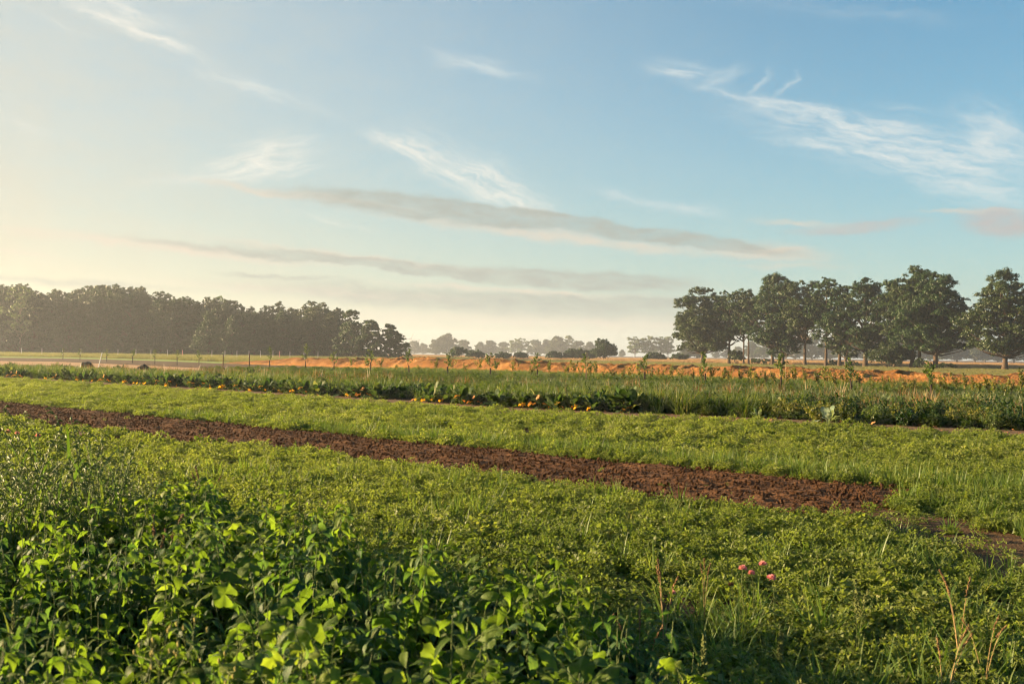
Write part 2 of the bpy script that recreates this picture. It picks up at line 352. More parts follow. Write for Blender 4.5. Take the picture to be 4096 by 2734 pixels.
M_fgrass = LG('tall_grass_blades', [(0, (.04, .085, .016)), (.6, (.09, .15, .03)), (1, (.17, .20, .06))], trans=.45)
M_seed = LG('green_seed_heads', [(0, (.06, .10, .02)), (.5, (.11, .15, .03)), (1, (.20, .20, .05))], trans=.35)
M_seedb = plainmat('brown_seed_heads', (.20, .115, .055), .9, scale=60)
M_seedp = plainmat('pale_seed_heads', (.15, .17, .055), .9, scale=60)
M_chard = LG('beet_leaves', [(0, (.022, .048, .016)), (.5, (.048, .082, .028)), (.85, (.10, .125, .045)), (1, (.20, .20, .08))], trans=.35, tcol=1.5, rough=.62, spec=.2)
M_yel = LG('yellowed_leaves', [(0, (.40, .13, .02)), (.4, (.62, .26, .02)), (1, (.70, .42, .04))], trans=.5, tcol=1.1)
M_redl = LG('red_leaves', [(0, (.40, .03, .02)), (1, (.60, .10, .03))], trans=.5, tcol=1.1)
M_pale = LG('pale_cabbage', [(0, (.10, .16, .09)), (.5, (.18, .24, .14)), (1, (.30, .34, .22))], trans=.35, tcol=1.1)
M_pink = LG('clover_petals', [(0, (.50, .14, .22)), (.5, (.65, .25, .36)), (1, (.75, .42, .50))], trans=.4, tcol=1.1)
M_apple = LG('apple_leaves', [(0, (.03, .06, .016)), (.6, (.07, .11, .028)), (1, (.17, .20, .07))], trans=.4)
M_nurs = LG('shrub_leaves', [(0, (.05, .07, .014)), (.6, (.12, .13, .026)), (1, (.30, .25, .07))], trans=.4)

# ------------------------------------------------------------------ the ground
def sheet(name, poly, z, m, label=None):
    mb = MB(); mb.add([(p[0], p[1], z) for p in poly])
    me = bpy.data.meshes.new(name); me.from_pydata([(p[0], p[1], z) for p in poly], [], [tuple(range(len(poly)))]); me.materials.append(m)
    o = bpy.data.objects.new(name, me); col.objects.link(o); tag(o, kind='structure'); return o
sheet('ground', [(-1750, -300), (1750, -300), (1750, 1750), (-1750, 1750)], 0, M_ground)
# direction all beds run along
A0, A1 = gp(0, 402), gp(785, 478.6)
BD = (A1 - A0).normalized(); BN = Vector((-BD.y, BD.x, 0))        # along the beds (to the right, nearer), across (away)
if BN.y < 0: BN = -BN
def bed(s, n): return A0 + BD * s + BN * n                        # s along, n across from the far edge of the tilled strip
def bedco(P): d = P - A0; return d.dot(BD), d.dot(BN)

# tilled strip with clods
s_end = bedco(gp(912, 499))[0]; s_near = bedco(gp(832, 524))[0]; wd = [bedco(gp(x, y)) for x, y in ((0, 421), (131, 438), (305, 458), (480, 479.5), (645, 505.7), (793, 521))]
print('BED', BD, s_end, wd)
def strip_mesh():
    s0, s1, n0, n1, st = -12.0, max(s_end, s_near) + 1.5, min(w_[1] for w_ in wd) - .6, .5, .030
    S = np.arange(s0, s1, st * 1.3); N = np.arange(n0, n1, st); SS, NN = np.meshgrid(S, N, indexing='ij')
    ws = np.interp(SS, [w_[0] for w_ in wd], [w_[1] for w_ in wd])     # near edge
    en = (fbm(SS * 1.1, NN * 0 + 3, 4, 5) - .5) * .5; en2 = (fbm(SS * .9, NN * 0 + 9, 4, 8) - .5) * .3
    lo = ws + en; hi = en2
    e = np.minimum(np.clip((NN - lo) / .28, 0, 1), np.clip((hi - NN) / .18, 0, 1))
    e *= np.clip((s_near + (s_end - s_near) * np.clip((NN - ws) / np.maximum(.3, -ws), 0, 1) + (fbm(NN * 1.3, SS * .2, 3, 2) - .5) * 1.6 + .2 - SS) / .7, 0, 1)
    h = fbm(SS * 1.2, NN * 1.6, 3, 11) * .045 + fbm(SS * 4, NN * 4.5, 3, 21) ** 2 * .03 + fbm(SS * 13, NN * 14, 2, 31) ** 1.5 * .028
    Z = -.06 + e ** .5 * (.045 + h) * 1.15
    V = np.stack([A0.x + BD.x * SS + BN.x * NN, A0.y + BD.y * SS + BN.y * NN, Z], -1)
    a, b = SS.shape; I = np.arange(a * b).reshape(a, b)
    keep = (e[:-1, :-1] + e[1:, 1:] + e[:-1, 1:]) > 0
    Q = np.stack([I[:-1, :-1], I[1:, :-1], I[1:, 1:], I[:-1, 1:]], -1)[keep]
    mb = MB(); mb.add(V.reshape(-1, 3), Q=Q); tag(mb.build('tilled_soil', M_soil), kind='structure')
strip_mesh()
def in_strip(x, y, pad=0.0):
    s = (x - A0.x) * BD.x + (y - A0.y) * BD.y; n = (x - A0.x) * BN.x + (y - A0.y) * BN.y
    ws = np.interp(s, [w_[0] for w_ in wd], [w_[1] for w_ in wd]) + (fbm(s * 1.1, s * 0 + 3, 4, 5) - .5) * .5
    hi = (fbm(s * .9, s * 0 + 9, 4, 8) - .5) * .3
    return (n > ws + .14 - pad) & (n < hi - .07 + pad) & (s < s_near + (s_end - s_near) * np.clip((n - ws) / np.maximum(.3, -ws), 0, 1) + pad)
# soil path in front of the beet bed
def pathn(px, py): return bedco(gp(px, py))
pth = [pathn(*p) for p in ((0, 377), (305, 395.5), (523, 409.5), (741, 419), (1024, 434))]
print('PATH', pth)
def path_n(s): return np.interp(s, [p[0] for p in pth], [p[1] for p in pth])
mb = MB(); S = np.linspace(pth[0][0] - 30, pth[-1][0] + 12, 90); V = []
for s in S:
    c = float(path_n(s)); wv_ = .8 + .6 * float(vnoise(np.array(s * .2), np.array(1.)))
    for k in (-1.7, 1.0): p = bed(s, c + k * wv_); V.append((p.x, p.y, .006))
mb.add(V, Q=[(2 * i, 2 * i + 2, 2 * i + 3, 2 * i + 1) for i in range(len(S) - 1)]); tag(mb.build('soil_path', M_path), kind='structure')

# orange sand bank
def ridge_d(px): return 1 / max(.0048, (.0163 - 1.12e-5 * (1000 - px)))
def ridge_mesh():
    pxs = np.arange(225, 1260, 1.1); pts = np.array([at(px, ridge_d(px)) for px in pxs])
    nb = 46; V = np.zeros((len(pxs), nb, 3)); W = 7.0
    arc = np.concatenate([[0], np.cumsum(np.linalg.norm(np.diff(pts, axis=0), axis=1))])
    t = np.gradient(pts, axis=0); t /= np.linalg.norm(t, axis=1, keepdims=True); nrm = np.stack([-t[:, 1], t[:, 0], t[:, 2] * 0], -1); nrm[nrm[:, 1] < 0] *= -1
    for j in range(nb):
        u = j / (nb - 1); off = (u - .12) * W
        a = arc; o = off
        prof = math.sin(math.pi * min(1, u * 1.0)) ** .55
        big = fbm(a * .17, np.full_like(a, o * .30), 3, 41); md = fbm(a * .55, np.full_like(a, o * .6), 3, 43, True)
        fine = fbm(a * 1.6, np.full_like(a, o * 1.6), 3, 47, True)
        hgt = np.interp(pxs, [225, 262, 275, 300, 345, 400, 600, 1000], [.2, .6, .8, .85, 1.0, 1.0, .85, .78])
        z = prof * hgt * (.22 + .80 * big + .50 * md ** 1.5 + .22 * fine)
        V[:, j] = pts + nrm * off; V[:, j, 2] = z - .03
    a, b = len(pxs), nb; I = np.arange(a * b).reshape(a, b)
    Q = np.stack([I[:-1, :-1], I[1:, :-1], I[1:, 1:], I[:-1, 1:]], -1).reshape(-1, 4)
    mb = MB(); mb.add(V.reshape(-1, 3), Q=Q); tag(mb.build('sand_hill', M_sand), kind='structure')
ridge_mesh()
def quad_px(name, pts, z, m): return sheet(name, [gp(x, y) for x, y in pts], z, m)
def farpoly(name, pts, z, m):                     # (px, depth)
    return sheet(name, [at(px, d) for px, d in pts], z, m)
# left: pale bed, dark bed, thin green strip, meadow; middle and right: meadow, ripe grain
farpoly('meadow', [(-260, 190), (0, 195), (200, 175), (430, 128), (1300, 75), (1500, 330), (1024, 420), (600, 900), (-260, 900)], .004, M_meadow)
farpoly('green_strip', [(-200, 165), (60, 172), (160, 150), (230, 128), (330, 112), (330, 120), (240, 142), (160, 175), (60, 205), (-200, 200)], .012, M_strip)
farpoly('dark_bed', [(50, 130), (120, 118), (200, 100), (300, 100), (320, 112), (230, 127), (160, 149), (60, 171), (-200, 160), (-200, 120)], .008, M_darkland)
farpoly('pale_bed', [(-200, 104), (70, 100), (100, 88), (210, 78), (260, 80), (210, 93), (120, 112), (60, 128), (-200, 130)], .012, M_paleland)
farpoly('grain_field', [(330, 440), (600, 300), (800, 232), (1024, 196), (1300, 160), (1400, 330), (1024, 400), (820, 520), (600, 900), (330, 900)], .010, M_grainfloor)

# ------------------------------------------------------------------ haze
hb = MB(); x0, x1, y0, y1, z0, z1 = -1800, 1800, -350, 1800, -1.0, 40.0
hb.add([(x0, y0, z0), (x1, y0, z0), (x1, y1, z0), (x0, y1, z0), (x0, y0, z1), (x1, y0, z1), (x1, y1, z1), (x0, y1, z1)],
       Q=[(0, 3, 2, 1), (4, 5, 6, 7), (0, 1, 5, 4), (1, 2, 6, 5), (2, 3, 7, 6), (3, 0, 4, 7)])
hm = bpy.data.materials.new('haze'); hm.use_nodes = True; hn = hm.node_tree; hn.nodes.remove(hn.nodes['Principled BSDF'])
pv = hn.nodes.new('ShaderNodeVolumePrincipled'); pv.inputs['Color'].default_value = (.84, .90, 1.0, 1); pv.inputs['Density'].default_value = .00030; pv.inputs['Anisotropy'].default_value = .42
hn.links.new(pv.outputs[0], hn.nodes['Material Output'].inputs['Volume'])
ho = hb.build('haze', hm, smooth=False); tag(ho, kind='stuff', label='pale morning haze lying over the fields')
ho.display_type = 'WIRE'

# ------------------------------------------------------------------ trees
LEAFQ = (np.array([(-.5, 0, 0), (.5, 0, 0), (.38, 1, .12), (-.38, 1, -.1)], np.float32) - np.array([0, .5, 0], np.float32), np.array([(0, 1, 2, 3)], np.int32), np.zeros((4, 2), np.float32))
LEAFT = (np.array([(0, -.6, 0), (.42, 0, .15), (0, .6, 0), (-.42, 0, .15)], np.float32), np.array([(0, 1, 2, 3)], np.int32), np.zeros((4, 2), np.float32))
def unit(n):
    v = rs.normal(size=(n, 3)); return v / np.linalg.norm(v, axis=1, keepdims=True)
def blobs(mb, Cn, Rd, per, size, tpl=LEAFT, flat=.8, m=0, updown=.35):
    """leaf clumps: every centre gets sub-clumps, leaves cover each sub-clump"""
    P = []; Nn = []; tt = []
    for c, r in zip(Cn, Rd):
        k = max(7, int(15 * (r / 1.2) ** 1.2)); sub = unit(k); sub[:, 2] = np.where(sub[:, 2] < -.3, -sub[:, 2] * .6, sub[:, 2])
        sc_ = c + sub * np.array([r, r, r * flat]) * (.25 + .95 * rs.rand(k, 1) ** .6); sr = r * (.18 + .24 * rs.rand(k))
        for a, b in zip(sc_, sr):
            n = int(per * (b / .4) ** 1.6) + 4; u = unit(n); u[:, 2] = np.where(u[:, 2] < -updown, -u[:, 2], u[:, 2])
            P.append(a + u * b * np.array([1, 1, .75]) * (.3 + .9 * rs.rand(n, 1))); Nn.append(u); tt.append(np.clip(.1 + rs.rand() * .3 + rs.rand(n) * .6, 0, 1))
    P = np.concatenate(P); Nn = np.concatenate(Nn); tt = np.concatenate(tt)
    D = np.cross(Nn, unit(len(P))) + unit(len(P)) * .3
    Mx = frames(D, up=Nn + unit(len(P)) * .6)
    place(mb, tpl, P, Mx, size * (.6 + .8 * rs.rand(len(P))), m=m, tint=tt)
    return len(P)
def limb(p, q, sag=.1, n=6):
    t = np.linspace(0, 1, n)[:, None]; L = np.linalg.norm(q - p)
    w_ = np.cumsum(rs.normal(size=(n, 3)) * L * .035, axis=0); w_ -= w_[0]; w_ *= (1 - t) ** .3
    pts = p + (q - p) * t + w_ * (1 - t * .5); pts[:, 2] -= np.sin(np.pi * t[:, 0]) * L * sag * .5
    pts[-1] = q; return pts
def make_tree(name, H, W, cb=.3, tr=.35, lean=0.0, seed=0, nlobe=34, per=26, size=.3, leaf=M_oak, bark=M_bark, top=.62, skirt=0.0, fork=None, flatten=1.0, lobe_r=(.8, 1.9), dead=0):
    global rs
    rs = np.random.RandomState(seed)
    tb = MB(); cbm = MB(); crown_b = H * cb
    tp = np.array([[math.sin(z * 3 + seed) * .012 * H * z + lean * z * H * .3, math.cos(z * 2.3 + seed) * .01 * H * z, z * H * .86] for z in np.linspace(0, 1, 12)])
    tube(tb, tp, np.interp(np.linspace(0, 1, 12), [0, .04, .3, 1], [tr * 1.5, tr, tr * .8, tr * .12]), 9)
    if fork:
        for sgn in (-1, 1):
            q = np.array([sgn * W * .28, rs.normal() * .5, H * .62]); p = np.array([np.interp(H * fork, tp[:, 2], tp[:, 0]), 0, H * fork])
            tube(tb, limb(p, q, -.15, 8), np.linspace(tr * .55, tr * .15, 8), 7)
    # lobe centres, spread by best-candidate sampling in an uneven envelope
    Cn = []; Rd = []
    ang0 = rs.rand() * 6
    for i in range(nlobe):
        best = None
        for _ in range(9):
            t = rs.rand() ** .85; a = rs.rand() * 2 * np.pi
            env = (np.sin(np.pi * min(1, (t * .94 + .04)) ** top)) ** .6 * W / 2 * (1 + .30 * math.sin(a * 2 + ang0 + t * 5) + .2 * math.sin(a * 3 - t * 9 + seed))
            if skirt and t < .25: env = max(env, skirt * W / 2)
            rr = env * (.25 + .75 * rs.rand() ** .5)
            zc = crown_b + t * (H * .95 - crown_b); cx = np.interp(zc, tp[:, 2], tp[:, 0])
            c = np.array([cx + math.cos(a) * rr, math.sin(a) * rr * flatten, zc])
            dmin = min([np.linalg.norm((c - o) * np.array([1, 1, 1.3])) for o in Cn] or [9])
            if best is None or dmin > best[0]: best = (dmin, c)
        r = lobe_r[0] + (lobe_r[1] - lobe_r[0]) * rs.rand(); r *= W / 12 + .25
        Cn.append(best[1]); Rd.append(r)
    Cn = np.array(Cn); Rd = np.array(Rd)
    for c in Cn:
        zz = max(crown_b * .8, c[2] - np.hypot(c[0], c[1]) * .55 - .6); zz = min(zz, tp[-1, 2] * .97)
        p = np.array([np.interp(zz, tp[:, 2], tp[:, 0]), np.interp(zz, tp[:, 2], tp[:, 1]), zz])
        L = np.linalg.norm(c - p); tube(tb, limb(p, c, .12), np.linspace(min(tr * .42, .03 + L * .028), .03, 6), 5)
    for i in range(dead):
        z = H * (.12 + .1 * rs.rand()); a = rs.rand() * 6.3; p = np.array([0, 0, z]); q = p + np.array([math.cos(a) * 1.8, math.sin(a), -.4 - rs.rand()])
        tube(tb, limb(p, q), np.linspace(.05, .015, 6), 4)
    blobs(cbm, Cn, Rd, per, size)
    return [('trunk', tb.mesh('trunk', bark)), ('crown', cbm.mesh('crown', leaf))]
def px_tree(kind, px, d, H, meshes, label, cat='tree', group=None, rz=0.0, s=1.0):
    p = at(px, d); return inst(kind, meshes, p, rz, s, label, cat, group)

# the row of oaks on the right: px of the trunk, top row, crown width px, options
def oakd(px): return 1 / np.interp(px, [702, 1004], [1 / 235, 1 / 172])
G_OAK = 'oaks in the row on the right'
oaks = [
 (702.5, 287, 50, dict(cb=.17, skirt=.7, nlobe=46, tr=.38), 'broad dark oak standing alone at the start of the row, foliage down to its foot'),
 (729, 288, 24, dict(cb=.3, nlobe=22, tr=.3, dead=5), 'slim oak with bare lower trunk and broken hanging branches at its foot'),
 (743.5, 287, 26, dict(cb=.36, nlobe=22, tr=.2), 'thin oak with low bush beside its slender trunk'),
 (748.5, 290, 22, dict(cb=.42, nlobe=18, tr=.22), 'slender oak leaning close to its thin neighbour, leaning slightly', ),
 (772.5, 276, 36, dict(cb=.22, nlobe=34, tr=.32), 'tall oak with crown peak just left of the twin tops, foliage low on trunk'),
 (783, 275, 30, dict(cb=.12, nlobe=34, tr=.3, skirt=.9), 'dark oak with drooping low skirt of leaves behind the staked sapling'),
 (805, 279, 34, dict(cb=.36, nlobe=26, tr=.32, fork=.26), 'oak whose bare trunk forks into two spreading limbs'),
 (826, 274, 28, dict(cb=.42, nlobe=24, tr=.3), 'oak with tall straight bare trunk and narrow crown'),
 (839.5, 281, 28, dict(cb=.2, nlobe=24, tr=.34), 'oak with thick trunk partly hidden by ivy at the foot'),
 (845.5, 300, 24, dict(cb=.14, nlobe=24, tr=.26, top=.8), 'small round topped oak with low ball of leaves on a short trunk'),
 (865.5, 274, 44, dict(cb=.2, nlobe=38, tr=.42), 'oak with a stout pale trunk under a low leafy collar'),
 (895, 277, 30, dict(cb=.4, nlobe=22, tr=.26, lean=-.1, fork=.35), 'leaning oak with crooked reddish trunk rising from a shrub'),
 (912.5, 266, 42, dict(cb=.26, nlobe=40, tr=.4), 'tallest oak of the row with the highest crown'),
 (919.5, 268, 34, dict(cb=.3, nlobe=28, tr=.34), 'dark trunked oak just right of the tallest one'),
 (935.5, 271, 54, dict(cb=.18, nlobe=48, tr=.42, skirt=.6), 'wide oak with long low drooping boughs right of the tallest one'),
 (1005, 272, 52, dict(cb=.16, nlobe=44, tr=.42, skirt=.45), 'separate wide oak beyond the gap with ivy on its trunk'),
 (1052, 276, 50, dict(cb=.2, nlobe=36, tr=.4), 'oak cut off by the right edge of the picture')]
for i, (px, top, wpx, kw, lb) in enumerate(oaks):
    d = float(oakd(px)); base = hor(px) + CAM_H * F / d; H = (base - top) * d / F * 1.0; W = wpx * (1.28 if wpx < 40 else 1.14) * d / F
    nl = kw.pop('nlobe')
    ms = make_tree('oak_tree', H, W, seed=100 + i, nlobe=int(nl * 1.85), size=.21, per=40, leaf=M_oak if i % 3 else M_oak2, **kw)
    px_tree('oak_tree', px, d, H, ms, lb, 'tree', G_OAK)

# shrubs at the foot of the oaks
def make_bush(seed, H, W, n=14, size=.25, leaf=M_oak, per=26, depth=1.0):
    global rs
    rs = np.random.RandomState(seed); cb = MB(); tb = MB()
    a = rs.rand(n) * 6.28; r = np.sqrt(rs.rand(n)) * W / 2 * .8; z = H * (.25 + .6 * rs.rand(n)) * (1 - (r / (W / 2)) ** 2 * .5)
    C_ = np.stack([np.cos(a) * r, np.sin(a) * r * depth, z], -1); blobs(cb, C_, np.full(n, min(W, H * 1.6) * .24), per, size, updown=1.1)
    for c in C_[:8]: tube(tb, limb(np.array([c[0] * .15, c[1] * .15, -.05]), c), np.linspace(.05, .012, 6) * max(.4, H / 3), 4)
    return [('trunk', tb.mesh('trunk', M_bark)), ('crown', cb.mesh('crown', leaf))]
for i, (px, d, H, W, lb) in enumerate(((737, 226, 3.6, 4.0, 'small dark bush beside the slender oak trunks'), (890, 190, 4.6, 7.5, 'large leafy shrub around the leaning oak'),
        (757, 222, 1.6, 3.5, 'low scrub right of the thin oaks'), (921, 183, 1.8, 3.0, 'low green bush at the foot of the dark trunked oak'), (851, 203, 1.2, 4.0, 'low weeds bush between the small round oak and the stout oak'),
        (833, 205, 1.4, 2.6, 'reddish green low bush at the foot of the straight oak'), (768, 218, 1.2, 4, 'low brush left of the dark drooping oak'), (947, 178, 1.2, 3, 'low weed clump right of the wide drooping oak'))):
    px_tree('bush', px, d, H, make_bush(300 + i, H, W, n=10 if H < 2 else 20, leaf=M_oak2), lb, 'bush', 'bushes at the foot of the oaks')

# forest on the left: shared tree shapes, every tree its own object
protoF = [make_tree('forest', 18, 9.5, cb=.0, tr=.3, seed=400 + i, nlobe=84, size=.32, per=17, leaf=(M_oak2, M_oak)[i % 2], skirt=.8, top=(.6, .75, .5, .65, .55, .7)[i], lobe_r=(.9, 1.7)) for i in range(6)]
protoB = make_tree('birch', 19, 8, cb=.3, tr=.2, seed=431, nlobe=46, size=.4, per=10, leaf=M_pop, bark=M_bark2, lobe_r=(.7, 1.3))
rf = random.Random(5)
tops = [(-60, 292), (0, 291), (22, 286), (44, 297), (78, 292), (100, 289), (126, 287), (144, 296), (174, 298), (196, 301), (222, 300), (235, 304), (262, 311), (275, 306), (297, 312), (314, 305), (331, 309), (352, 312), (370, 319), (388, 323), (400, 334)]
def toprow(px): return float(np.interp(px, [t[0] for t in tops], [t[1] for t in tops]))
G_F = 'trees of the dense forest on the left'
def forest_tree(px, d, top, pr, label, rz=None, name='forest_tree', sx=1.0):
    base = hor(px) + CAM_H * F / d; H = (base - top) * d / F; s = H / (19 if pr is protoB else 18) / .97
    r = inst(name, pr, at(px, d), rf.random() * 6.28 if rz is None else rz, (s * sx, s * sx, s), label, 'tree', G_F)
    return r
px = -75
while px < 352:
    t = toprow(px)
    forest_tree(px, 292 - px * .06 + rf.uniform(-4, 4), t + rf.uniform(-2, 6) + 3, protoF[rf.randrange(6)], 'dark leafy tree in the front line of the hazy forest on the left', sx=rf.uniform(.95, 1.2))
    px += rf.uniform(13, 18)
px = -75
while px < 345:
    forest_tree(px, 312 - px * .06 + rf.uniform(-5, 5), toprow(px) + rf.uniform(-3, 3), protoF[rf.randrange(6)], 'dark treetop showing above the front line of the hazy forest on the left', sx=rf.uniform(.8, 1.05))
    px += rf.uniform(7, 11)
forest_tree(20, 284, 285.5, protoB, 'tall birch with paler feathery crown at the far left of the forest', name='birch_tree', sx=1.1)
forest_tree(209, 258, 312, protoF[1], 'round sunlit tree standing out before the forest, pale trunk', sx=1.0, name='field_tree')
forest_tree(232, 264, 316, protoF[3], 'round tree right of the sunlit one with leaning pale trunk', sx=.9, name='field_tree')
forest_tree(219, 300, 295, protoB, 'twin pronged treetop rising above the right half of the forest', name='tall_tree', sx=.7)
forest_tree(352, 262, 312, make_tree('oak', 18, 12, cb=.08, tr=.3, seed=441, nlobe=34, size=.35, per=18, leaf=M_oak, skirt=.5), 'tree with sky gaps near the right end of the forest', sx=.9, name='edge_tree')
forest_tree(370, 258, 320, make_tree('oak', 18, 14, cb=.08, tr=.35, seed=442, nlobe=42, size=.35, per=20, leaf=M_oak, skirt=.6), 'forked tree second from the right end of the forest', sx=1.0, name='edge_tree')
forest_tree(390, 255, 326, make_tree('oak', 18, 15, cb=.03, tr=.35, seed=443, nlobe=50, size=.35, per=24, leaf=M_oak, skirt=.9, top=.45), 'last tree at the right end of the forest, leafy to the ground', sx=1.05, name='edge_tree')

# far hazy trees
protoD = [make_tree('far', 15, 13, cb=.1, tr=.4, seed=460 + i, nlobe=34, size=.6, per=9, leaf=(M_oak2, M_oak, M_oak2, M_pop)[i], skirt=.6, top=(.5, .6, .45, .55)[i], lobe_r=(1.2, 2.2)) for i in range(4)]
protoP = [make_tree('pop', 17, 11, cb=.22, tr=.35, seed=480 + i, nlobe=28, size=.55, per=9, leaf=M_pop, fork=.25, lobe_r=(1.0, 1.8)) for i in range(3)]
far = [(404, 344, 560, 0), (414, 341, 560, 1), (423, 344, 570, 0), (436, 340, 470, 2), (447, 335.5, 470, 0), (463, 340, 500, 1), (480, 343, 540, 0), (490, 341, 540, 2), (503, 342, 560, 1),
       (515, 337, 520, 'p'), (522, 338, 525, 'p'), (535, 340, 540, 1), (547, 341, 540, 0), (557, 337, 500, 2), (568, 335, 500, 'p'), (578, 341, 510, 1), (590, 343, 520, 0), (612, 351, 620, 1),
       (622, 350, 560, 0), (635, 335, 430, 'p'), (648, 334, 430, 'p'), (661, 335, 430, 'p'), (668, 336, 430, 'p'), (652, 348, 440, 2), (686, 344, 330, 2), (697, 345, 340, 1),
       (716, 350, 520, 0), (727, 349, 520, 1), (738, 347, 500, 2), (752, 343, 440, 0), (764, 340, 420, 1), (779, 338, 380, 2), (795, 340, 400, 0), (812, 337, 380, 1), (830, 340, 400, 2), (848, 336, 360, 0), (866, 338, 380, 1), (884, 331, 340, 2),
       (900, 332, 340, 0), (918, 336, 360, 1), (938, 334, 350, 2), (957, 338, 360, 1), (975, 340, 380, 0), (985, 343, 400, 1), (998, 341, 380, 2), (1014, 340, 380, 0), (1032, 338, 370, 1)]
rf = random.Random(11)
for px, top, d, k in far:
    d *= 1.9
    base = hor(px) + CAM_H * F / d; H = (base - top) * d / F
    pr = protoP[rf.randrange(3)] if k == 'p' else protoD[k]; s = H / (17 if k == 'p' else 15) / .97
    lb = 'pale open crowned poplar in the hazy far group left of the oaks' if k == 'p' and px > 600 else 'pale open poplar rising from the far hazy treeline in the middle' if k == 'p' else \
        'blue grey hazy tree of the far treeline in the middle' if px < 670 else 'blue grey hazy tree seen beyond and between the oaks'
    inst('poplar_tree' if k == 'p' else 'distant_tree', pr, at(px, d), rf.random() * 6.28, (s, s, s), lb, 'tree', 'hazy trees of the far treeline')
for i, (px, top, wpx, d, lb) in enumerate(((459, 346.5, 15, 330, 'dark rounded bush at the left end of the far hedge'), (475, 349.5, 20, 335, 'low dark bush beside the rounded bush of the far hedge'), (503, 352, 20, 340, 'very low scrub right of the first far bush group'),
        (521, 351.5, 13, 340, 'small dark bush standing alone in the far field edge'), (556, 351, 20, 330, 'low dark bush at the left of the middle hedge'), (574, 348, 20, 330, 'taller dark bush in the middle hedge'), (588, 350, 16, 330, 'bush left of the conical tree'),
        (604, 339, 22, 325, 'dark conical tree standing clear in the middle distance'), (655, 352.5, 26, 330, 'long low hedge piece before the poplars'), (680, 353, 20, 325, 'low hedge piece left of the first oak'))):
    base = hor(px) + CAM_H * F / d; H = (base - top) * d / F; W = wpx * d / F
    px_tree('bush', px, d, H, make_bush(500 + i, H, W, n=26, size=.35, leaf=M_oak, per=14, depth=.5), lb, 'bush', 'dark bushes along the far field edge')

# wind turbines
def turbine(px, hub_row, blade_px, rot, label):
    d = 1500.; hz = CAM_H + (hor(px) - hub_row) * d / F; L = blade_px * d / F
    r = empty('wind_turbine', at(px, d)); tag(r, label, 'wind turbine', 'wind turbines on the horizon')
    t = MB(); tube(t, [(0, 0, 0), (0, 0, hz)], [.9, .5], 10); t.build('tower', M_steel, r)
    n_ = MB(); tube(n_, [(0, -1.6, hz), (0, -1, hz), (0, 2, hz), (0, 2.4, hz)], [.1, .6, .6, .2], 8); n_.build('nacelle', M_steel, r)
    for k in range(3):
        b = MB(); a = R(rot + 120 * k); dx, dz = math.sin(a), math.cos(a)
        tube(b, [(dx * L * u, -1.4, hz + dz * L * u) for u in (0, .15, .3, 1)], [.3, .5, .5, .12], 6); b.build('blade', M_steel, r)
turbine(410.7, 338.4, 6.0, 26, 'faint wind turbine with upright blade right of the forest')
turbine(417.5, 341.0, 5.2, 55, 'faint lower wind turbine right of the first one')
turbine(455, 341.5, 6.0, -28, 'wind turbine hidden behind far trees, one blade tip showing')

# ------------------------------------------------------------------ scattered ground cover (uncountable stuff, each kind one object)
def proto_obj(name, mesh):
    return bpy.data.objects.new(name, mesh)          # never linked to the scene: only the source shape of a scatter
def scatter(name, P, yaw, scl, tint, protos, label, tilt=.0):
    n = len(P); me = bpy.data.meshes.new(name); me.vertices.add(n); me.vertices.foreach_set('co', np.asarray(P, np.float32).ravel())
    rot = np.stack([rs.normal(size=n) * tilt, rs.normal(size=n) * tilt, yaw], -1).astype(np.float32)
    a = me.attributes.new('irot', 'FLOAT_VECTOR', 'POINT'); a.data.foreach_set('vector', rot.ravel())
    sc3 = np.asarray(scl, np.float32); sc3 = np.repeat(sc3[:, None], 3, 1) if sc3.ndim == 1 else sc3
    a = me.attributes.new('iscl', 'FLOAT_VECTOR', 'POINT'); a.data.foreach_set('vector', sc3.ravel())
    a = me.attributes.new('itint', 'FLOAT', 'POINT'); a.data.foreach_set('value', np.asarray(tint, np.float32))
    a = me.attributes.new('iidx', 'INT', 'POINT'); a.data.foreach_set('value', rs.randint(0, len(protos), n).astype(np.int32))
    o = bpy.data.objects.new(name, me); col.objects.link(o); tag(o, label, kind='stuff')
    g = bpy.data.node_groups.new(name + '_nodes', 'GeometryNodeTree'); g.interface.new_socket('Geometry', in_out='INPUT', socket_type='NodeSocketGeometry'); g.interface.new_socket('Geometry', in_out='OUTPUT', socket_type='NodeSocketGeometry')
    N = g.nodes.new; L = g.links.new
    gi, go = N('NodeGroupInput'), N('NodeGroupOutput'); ip = N('GeometryNodeInstanceOnPoints'); jg = N('GeometryNodeJoinGeometry')
    for p in protos:
        oi = N('GeometryNodeObjectInfo'); oi.inputs['Object'].default_value = p; oi.inputs['As Instance'].default_value = True; L(oi.outputs['Geometry'], jg.inputs[0])
    L(gi.outputs[0], ip.inputs['Points']); L(jg.outputs[0], ip.inputs['Instance']); ip.inputs['Pick Instance'].default_value = True
    def at_in(nm, ty):
        x = N('GeometryNodeInputNamedAttribute'); x.data_type = ty; x.inputs[0].default_value = nm
        return [q for q in x.outputs if q.enabled][0]
    e2r = N('FunctionNodeEulerToRotation'); L(at_in('irot', 'FLOAT_VECTOR'), e2r.inputs[0]); L(e2r.outputs[0], ip.inputs['Rotation'])
    L(at_in('iidx', 'INT'), ip.inputs['Instance Index']); L(at_in('iscl', 'FLOAT_VECTOR'), ip.inputs['Scale'])
    L(ip.outputs[0], go.inputs[0])
    md = o.modifiers.new('scatter', 'NODES'); md.node_group = g
    return o
